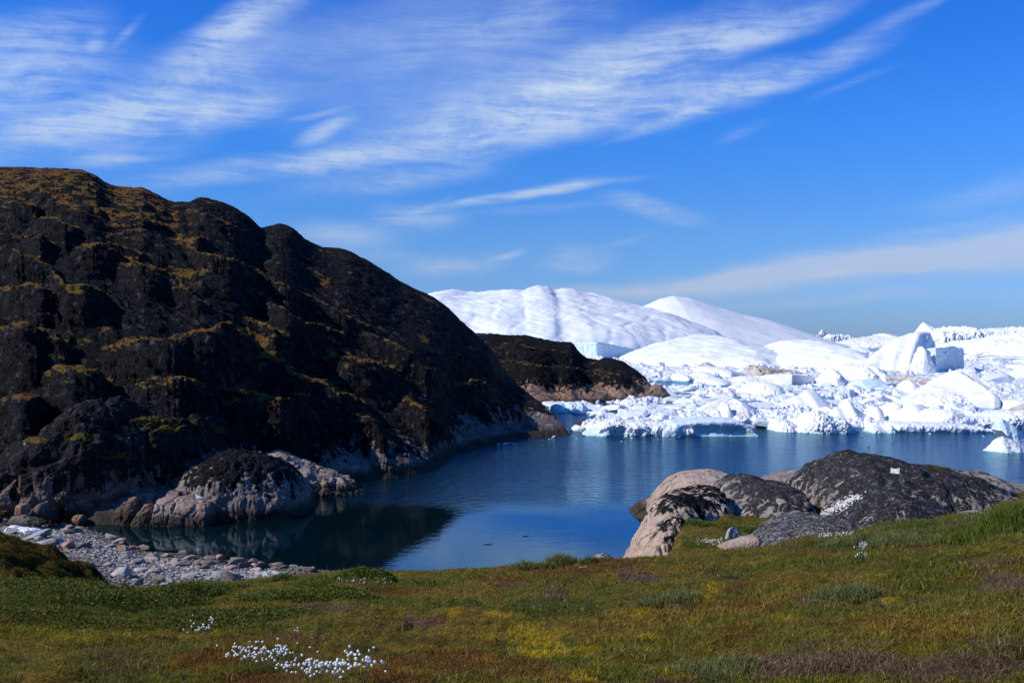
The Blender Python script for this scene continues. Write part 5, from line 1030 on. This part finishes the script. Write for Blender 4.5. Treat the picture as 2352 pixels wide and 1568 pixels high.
# small white flowers
M_PETAL = leaf_mat("white_petal", .7, .2)
def flowers(name, pts_uv, label, kind=None, cat="flowers", s=.022, hgt=.10, on=None):
    X, Y, Z = ray_ground(*pts_uv) if on is None else on
    n = len(X); k = 6; V = []
    for j in range(k):
        a = 2*math.pi*j/k; V.append(np.stack([X+s*np.cos(a)+RS.uniform(-.004,.004,n), Y+s*np.sin(a), Z+hgt+RS.uniform(-.03,.03,n)+.35*s*np.sin(a+1)], -1))
    V = np.stack(V, 1).reshape(-1,3); i = np.arange(n)[:,None]*k
    o0 = V.mean(0); o0[2] = V[:,2].min()-hgt*.8
    o = link(name, new_mesh(name, V-o0, quads=np.concatenate([np.concatenate([i,i+1,i+2,i+3],1), np.concatenate([i,i+3,i+4,i+5],1)]), mats=[M_PETAL], attrs={'col': np.tile((.75,.74,.72), (len(V),1))*RS.uniform(.8,1.1,(len(V),1))}, smooth=False), o0)
    tag(o, label, cat, kind=kind); return o
flowers("white_flowers", (RS.uniform(1880,1960,70), 1236+RS.normal(size=70)*3), "tiny white flowers along the lower edge of the speckled rock", 'stuff', s=.017)
flowers("white_flowers", (RS.uniform(1600,1660,90), 1250+RS.normal(size=90)*3.5), "tiny white flowers sprinkled beside the pale flat slabs", 'stuff', s=.018)
flowers("white_flowers", (RS.uniform(770,900,24), RS.uniform(1335,1346,24)), "tiny white flowers scattered under the broad green mound", 'stuff', s=.009, hgt=.07)
X, Y, Z = ray_ground(1980, 1290); n = 38
root = bpy.data.objects.new("flowering_plant", None); COL.objects.link(root); root.location = (X[0], Y[0], Z[0]); tag(root, "upright plant with clustered small white flowers on the right slope", "flowering plant")
hx, hy = RS.normal(size=n)*.045, RS.normal(size=n)*.035; hz = RS.uniform(.12, .34, n)-.5*np.abs(hx)
fl = flowers("blossoms", None, None, cat=None, s=.009, hgt=0, on=(hx, hy, hz)); fl.parent = root
b = blades(hx*.4, hy*.4, np.zeros(n), hz, np.full(n, .006), np.tile(G, (n,1)), .3, RS); link("stems", blade_obj("stems", [b]), parent=root)
# ------------------------------------------------------------------ pale square patch of quartz on the whaleback, tufts on rock
from mathutils.bvhtree import BVHTree
def hit(o, u, v):
    me = o.data; L = Vector(o.location)
    bv = BVHTree.FromPolygons([p.co+L for p in me.vertices], [tuple(p.vertices) for p in me.polygons])
    d = Vector(((u-U0)/F, 1, -(v-HV)/F)).normalized(); return bv.ray_cast(Vector((0,0,H)), d)
whale = next(o for o in bpy.data.objects if str(o.get('label','')).startswith("largest black whaleback"))
cs = [hit(whale, *q) for q in ((2046,1074),(2067,1075),(2065.5,1088),(2045,1087))]
if all(c[0] is not None for c in cs):
    nn = sum((c[1] for c in cs), Vector()).normalized(); nn = nn if nn.z > 0 else -nn; top = [c[0]+nn*.09 for c in cs]; bot = [c[0]-nn*.25 for c in cs]
    cc = sum(top, Vector())/4
    t = NT("white_quartz"); p = t.pos(); M_Q = t.out(t.pbsdf(t.mix(t.mr(t.noise(p, 5., 6, .7), .4, .7), (.62,.59,.56), (.42,.38,.36)), .7, t.bump(t.noise(p, 9., 5, .7), .08, .6)))
    rows = []; K = 9; me_ = whale.data; L_ = Vector(whale.location)
    bv = BVHTree.FromPolygons([p_.co+L_ for p_ in me_.vertices], [tuple(p_.vertices) for p_ in me_.polygons])
    for i in range(K):
        for j in range(K):
            a, b_ = i/(K-1), j/(K-1); pt = (top[0]*(1-a)+top[1]*a)*(1-b_)+(top[3]*(1-a)+top[2]*a)*b_
            q = bv.ray_cast(pt+nn*3, -nn); pt = (q[0] if q[0] is not None else pt)+nn*(.02+.012*float(perlin(pt.x*4, pt.y*4, pt.z*4)))
            rows.append(pt-cc)
    Vq = [tuple(r) for r in rows]; fq = [(i*K+j, (i+1)*K+j, (i+1)*K+j+1, i*K+j+1) for i in range(K-1) for j in range(K-1)]
    ring = [i*K for i in range(K)]+[(K-1)*K+j for j in range(1,K)]+[i*K+K-1 for i in range(K-2,-1,-1)]+[j for j in range(K-2,0,-1)]
    nb = len(Vq); Vq += [tuple(Vector(Vq[i])-nn*.34) for i in ring]; m = len(ring)
    fq += [(ring[i], ring[(i+1)%m], nb+(i+1)%m, nb+i) for i in range(m)]
    o = link("white_slab", new_mesh("white_slab", np.array(Vq), faces=fq, mats=[M_Q], smooth=False), cc); tag(o, "white square slab of stone on the back of the largest whaleback rock", "stone slab")
for (u_, v_, lab) in ((2160,1073,"dry grass tuft growing on the ridge of the largest whaleback"),(2145,1071,"smaller dry tuft beside the one on the whaleback's ridge")):
    h_ = hit(whale, u_, v_+4)
    if h_[0] is not None:
        X, Y, Z = h_[0]; n = 260; r = .55*np.sqrt(RS.rand(n)); a = RS.uniform(0,6.28,n)
        b = blades(r*np.cos(a), r*np.sin(a)*.6, np.zeros(n)-.08, .32*RS.uniform(.4,1,n), np.full(n,.016), np.array((.13,.115,.03))*RS.uniform(.6,1.4,(n,1)), .6, RS)
        o = link("grass_tussock", blade_obj("grass_tussock", [b]), (X,Y,Z)); tag(o, lab, "grass tussock", "tufts on the whaleback")
# flowers rooted in the cleft between the largest whaleback and the dome before it
dome_ = next(o for o in bpy.data.objects if str(o.get('label','')).startswith("lower dark dome"))
trees = []
for o_ in (whale, dome_):
    L_ = Vector(o_.location); trees.append(BVHTree.FromPolygons([p_.co+L_ for p_ in o_.data.vertices], [tuple(p_.vertices) for p_ in o_.data.polygons]))
pts = []
for q in RS.rand(320):
    u_, v_ = 1882+q*92+RS.normal()*6, 1186-q*46+RS.normal()*4.5
    d_ = Vector(((u_-U0)/F, 1, -(v_-HV)/F)).normalized(); hs_ = [b_.ray_cast(Vector((0,0,H)), d_) for b_ in trees]; hs_ = [h for h in hs_ if h[0] is not None]
    if hs_: pts.append(min(hs_, key=lambda h: h[3])[0])
pts = np.array([tuple(p_) for p_ in pts]); flowers("white_flowers", None, "drift of tiny white flowers climbing the cleft beside the largest whaleback", 'stuff', s=.040, hgt=.05, on=(pts[:,0], pts[:,1], pts[:,2]))
# ------------------------------------------------------------------ gull on the square boulder
h_ = hit(gullrock, 459, 1150)
gx, gy, gzz = h_[0] if h_[0] is not None else at(459, 1148, 71)
gull = bpy.data.objects.new("gull", None); COL.objects.link(gull); gull.location = (gx, gy, gzz); gull.rotation_euler = (0,0,R(178))
tag(gull, "white gull with pale grey wings standing on the square pale boulder", "gull")
def flat(nm, c, r=.6): t = NT(nm); return t.out(t.pbsdf(c, r))
MW, MGy, MB, MY = flat("white_feather",(.8,.8,.8)), flat("grey_feather",(.42,.44,.47)), flat("black_feather",(.02,.02,.02)), flat("yellow_bill",(.6,.38,.05))
def tube(path, rad, k=12, sq=1.):
    V, Fq = [], []
    path = np.array(path, float); d = np.gradient(path, axis=0)
    for i, (p_, r_) in enumerate(zip(path, rad)):
        tn = d[i]/np.linalg.norm(d[i]); s_ = np.array((0,1.,0)); up = np.cross(tn, s_); up /= np.linalg.norm(up)
        for j in range(k):
            a = 2*math.pi*j/k; V.append(p_+s_*math.cos(a)*r_*sq+up*math.sin(a)*r_)
    for i in range(len(path)-1):
        for j in range(k): Fq.append((i*k+j, i*k+(j+1)%k, (i+1)*k+(j+1)%k, (i+1)*k+j))
    Fq.append(tuple(range(k))[::-1]); Fq.append(tuple((len(path)-1)*k+j for j in range(k)))
    return np.array(V), Fq
def bird_part(nm, path, rad, m, k=12, sq=1., off=(0,0,0)):
    V, Fq = tube(path, rad, k, sq); return link(nm, new_mesh(nm, V+np.array(off), faces=Fq, mats=[m]), (0,0,0), gull)
S = 1.0
bird_part("body", [(-.30,0,.13),(-.20,0,.165),(-.08,0,.19),(.04,0,.215),(.12,0,.245),(.165,0,.29),(.185,0,.335),(.205,0,.365),(.235,0,.372),(.262,0,.360)], [.012,.045,.085,.10,.088,.058,.044,.048,.042,.012], MW, 14, .9)
for s_ in (-1,1): bird_part("wing", [(.11,0,.24),(.05,0,.235),(-.08,0,.215),(-.2,0,.185),(-.33,0,.15)], [.02,.055,.065,.045,.006], MGy, 10, .35, (0,s_*.082,0))
bird_part("tail", [(-.24,0,.15),(-.34,0,.125),(-.38,0,.115)], [.03,.028,.02], MW, 8, 1.4)
for s_ in (-1,1): bird_part("wing_tip", [(-.30,0,.158),(-.37,0,.14),(-.41,0,.13)], [.014,.012,.003], MB, 8, .5, (0,s_*.07,0))
bird_part("bill", [(.255,0,.362),(.29,0,.356),(.312,0,.345)], [.014,.011,.004], MY, 8, .7)
for s_ in (-1,1): bird_part("eye", [(.232,0,.378),(.238,0,.378),(.244,0,.378)], [.003,.007,.003], MB, 6, 1., (0,s_*.036,0))
for s_ in (-1,1): bird_part("leg", [(.0,0,.13),(.005,0,.06),(.0,0,.005),(.05,0,.004)], [.012,.007,.007,.008], MY, 6, 1., (0,s_*.035,0))
# ------------------------------------------------------------------ sticks afloat in the cove
M_WOOD = flat("wet_driftwood", (.06,.045,.03), .6)
for (u_, v_, L_, lab) in ((1120,1250,.32,"dark stick afloat on the calm water below bottom centre"),(1207,1231,.24,"thin dark stick afloat beyond the first one")):
    p_ = at(u_, v_, float(Yw(v_))); V, Fq = tube([(-L_,0,0),(-.3*L_,.02,.015),(.3*L_,0,.02),(L_,.05,.05)], [.015,.022,.022,.012], 7)
    o = link("driftwood_stick", new_mesh("driftwood_stick", V, faces=Fq, mats=[M_WOOD]), (p_[0], p_[1], .0)); o.rotation_euler = (0,0,.25); tag(o, lab, "stick")
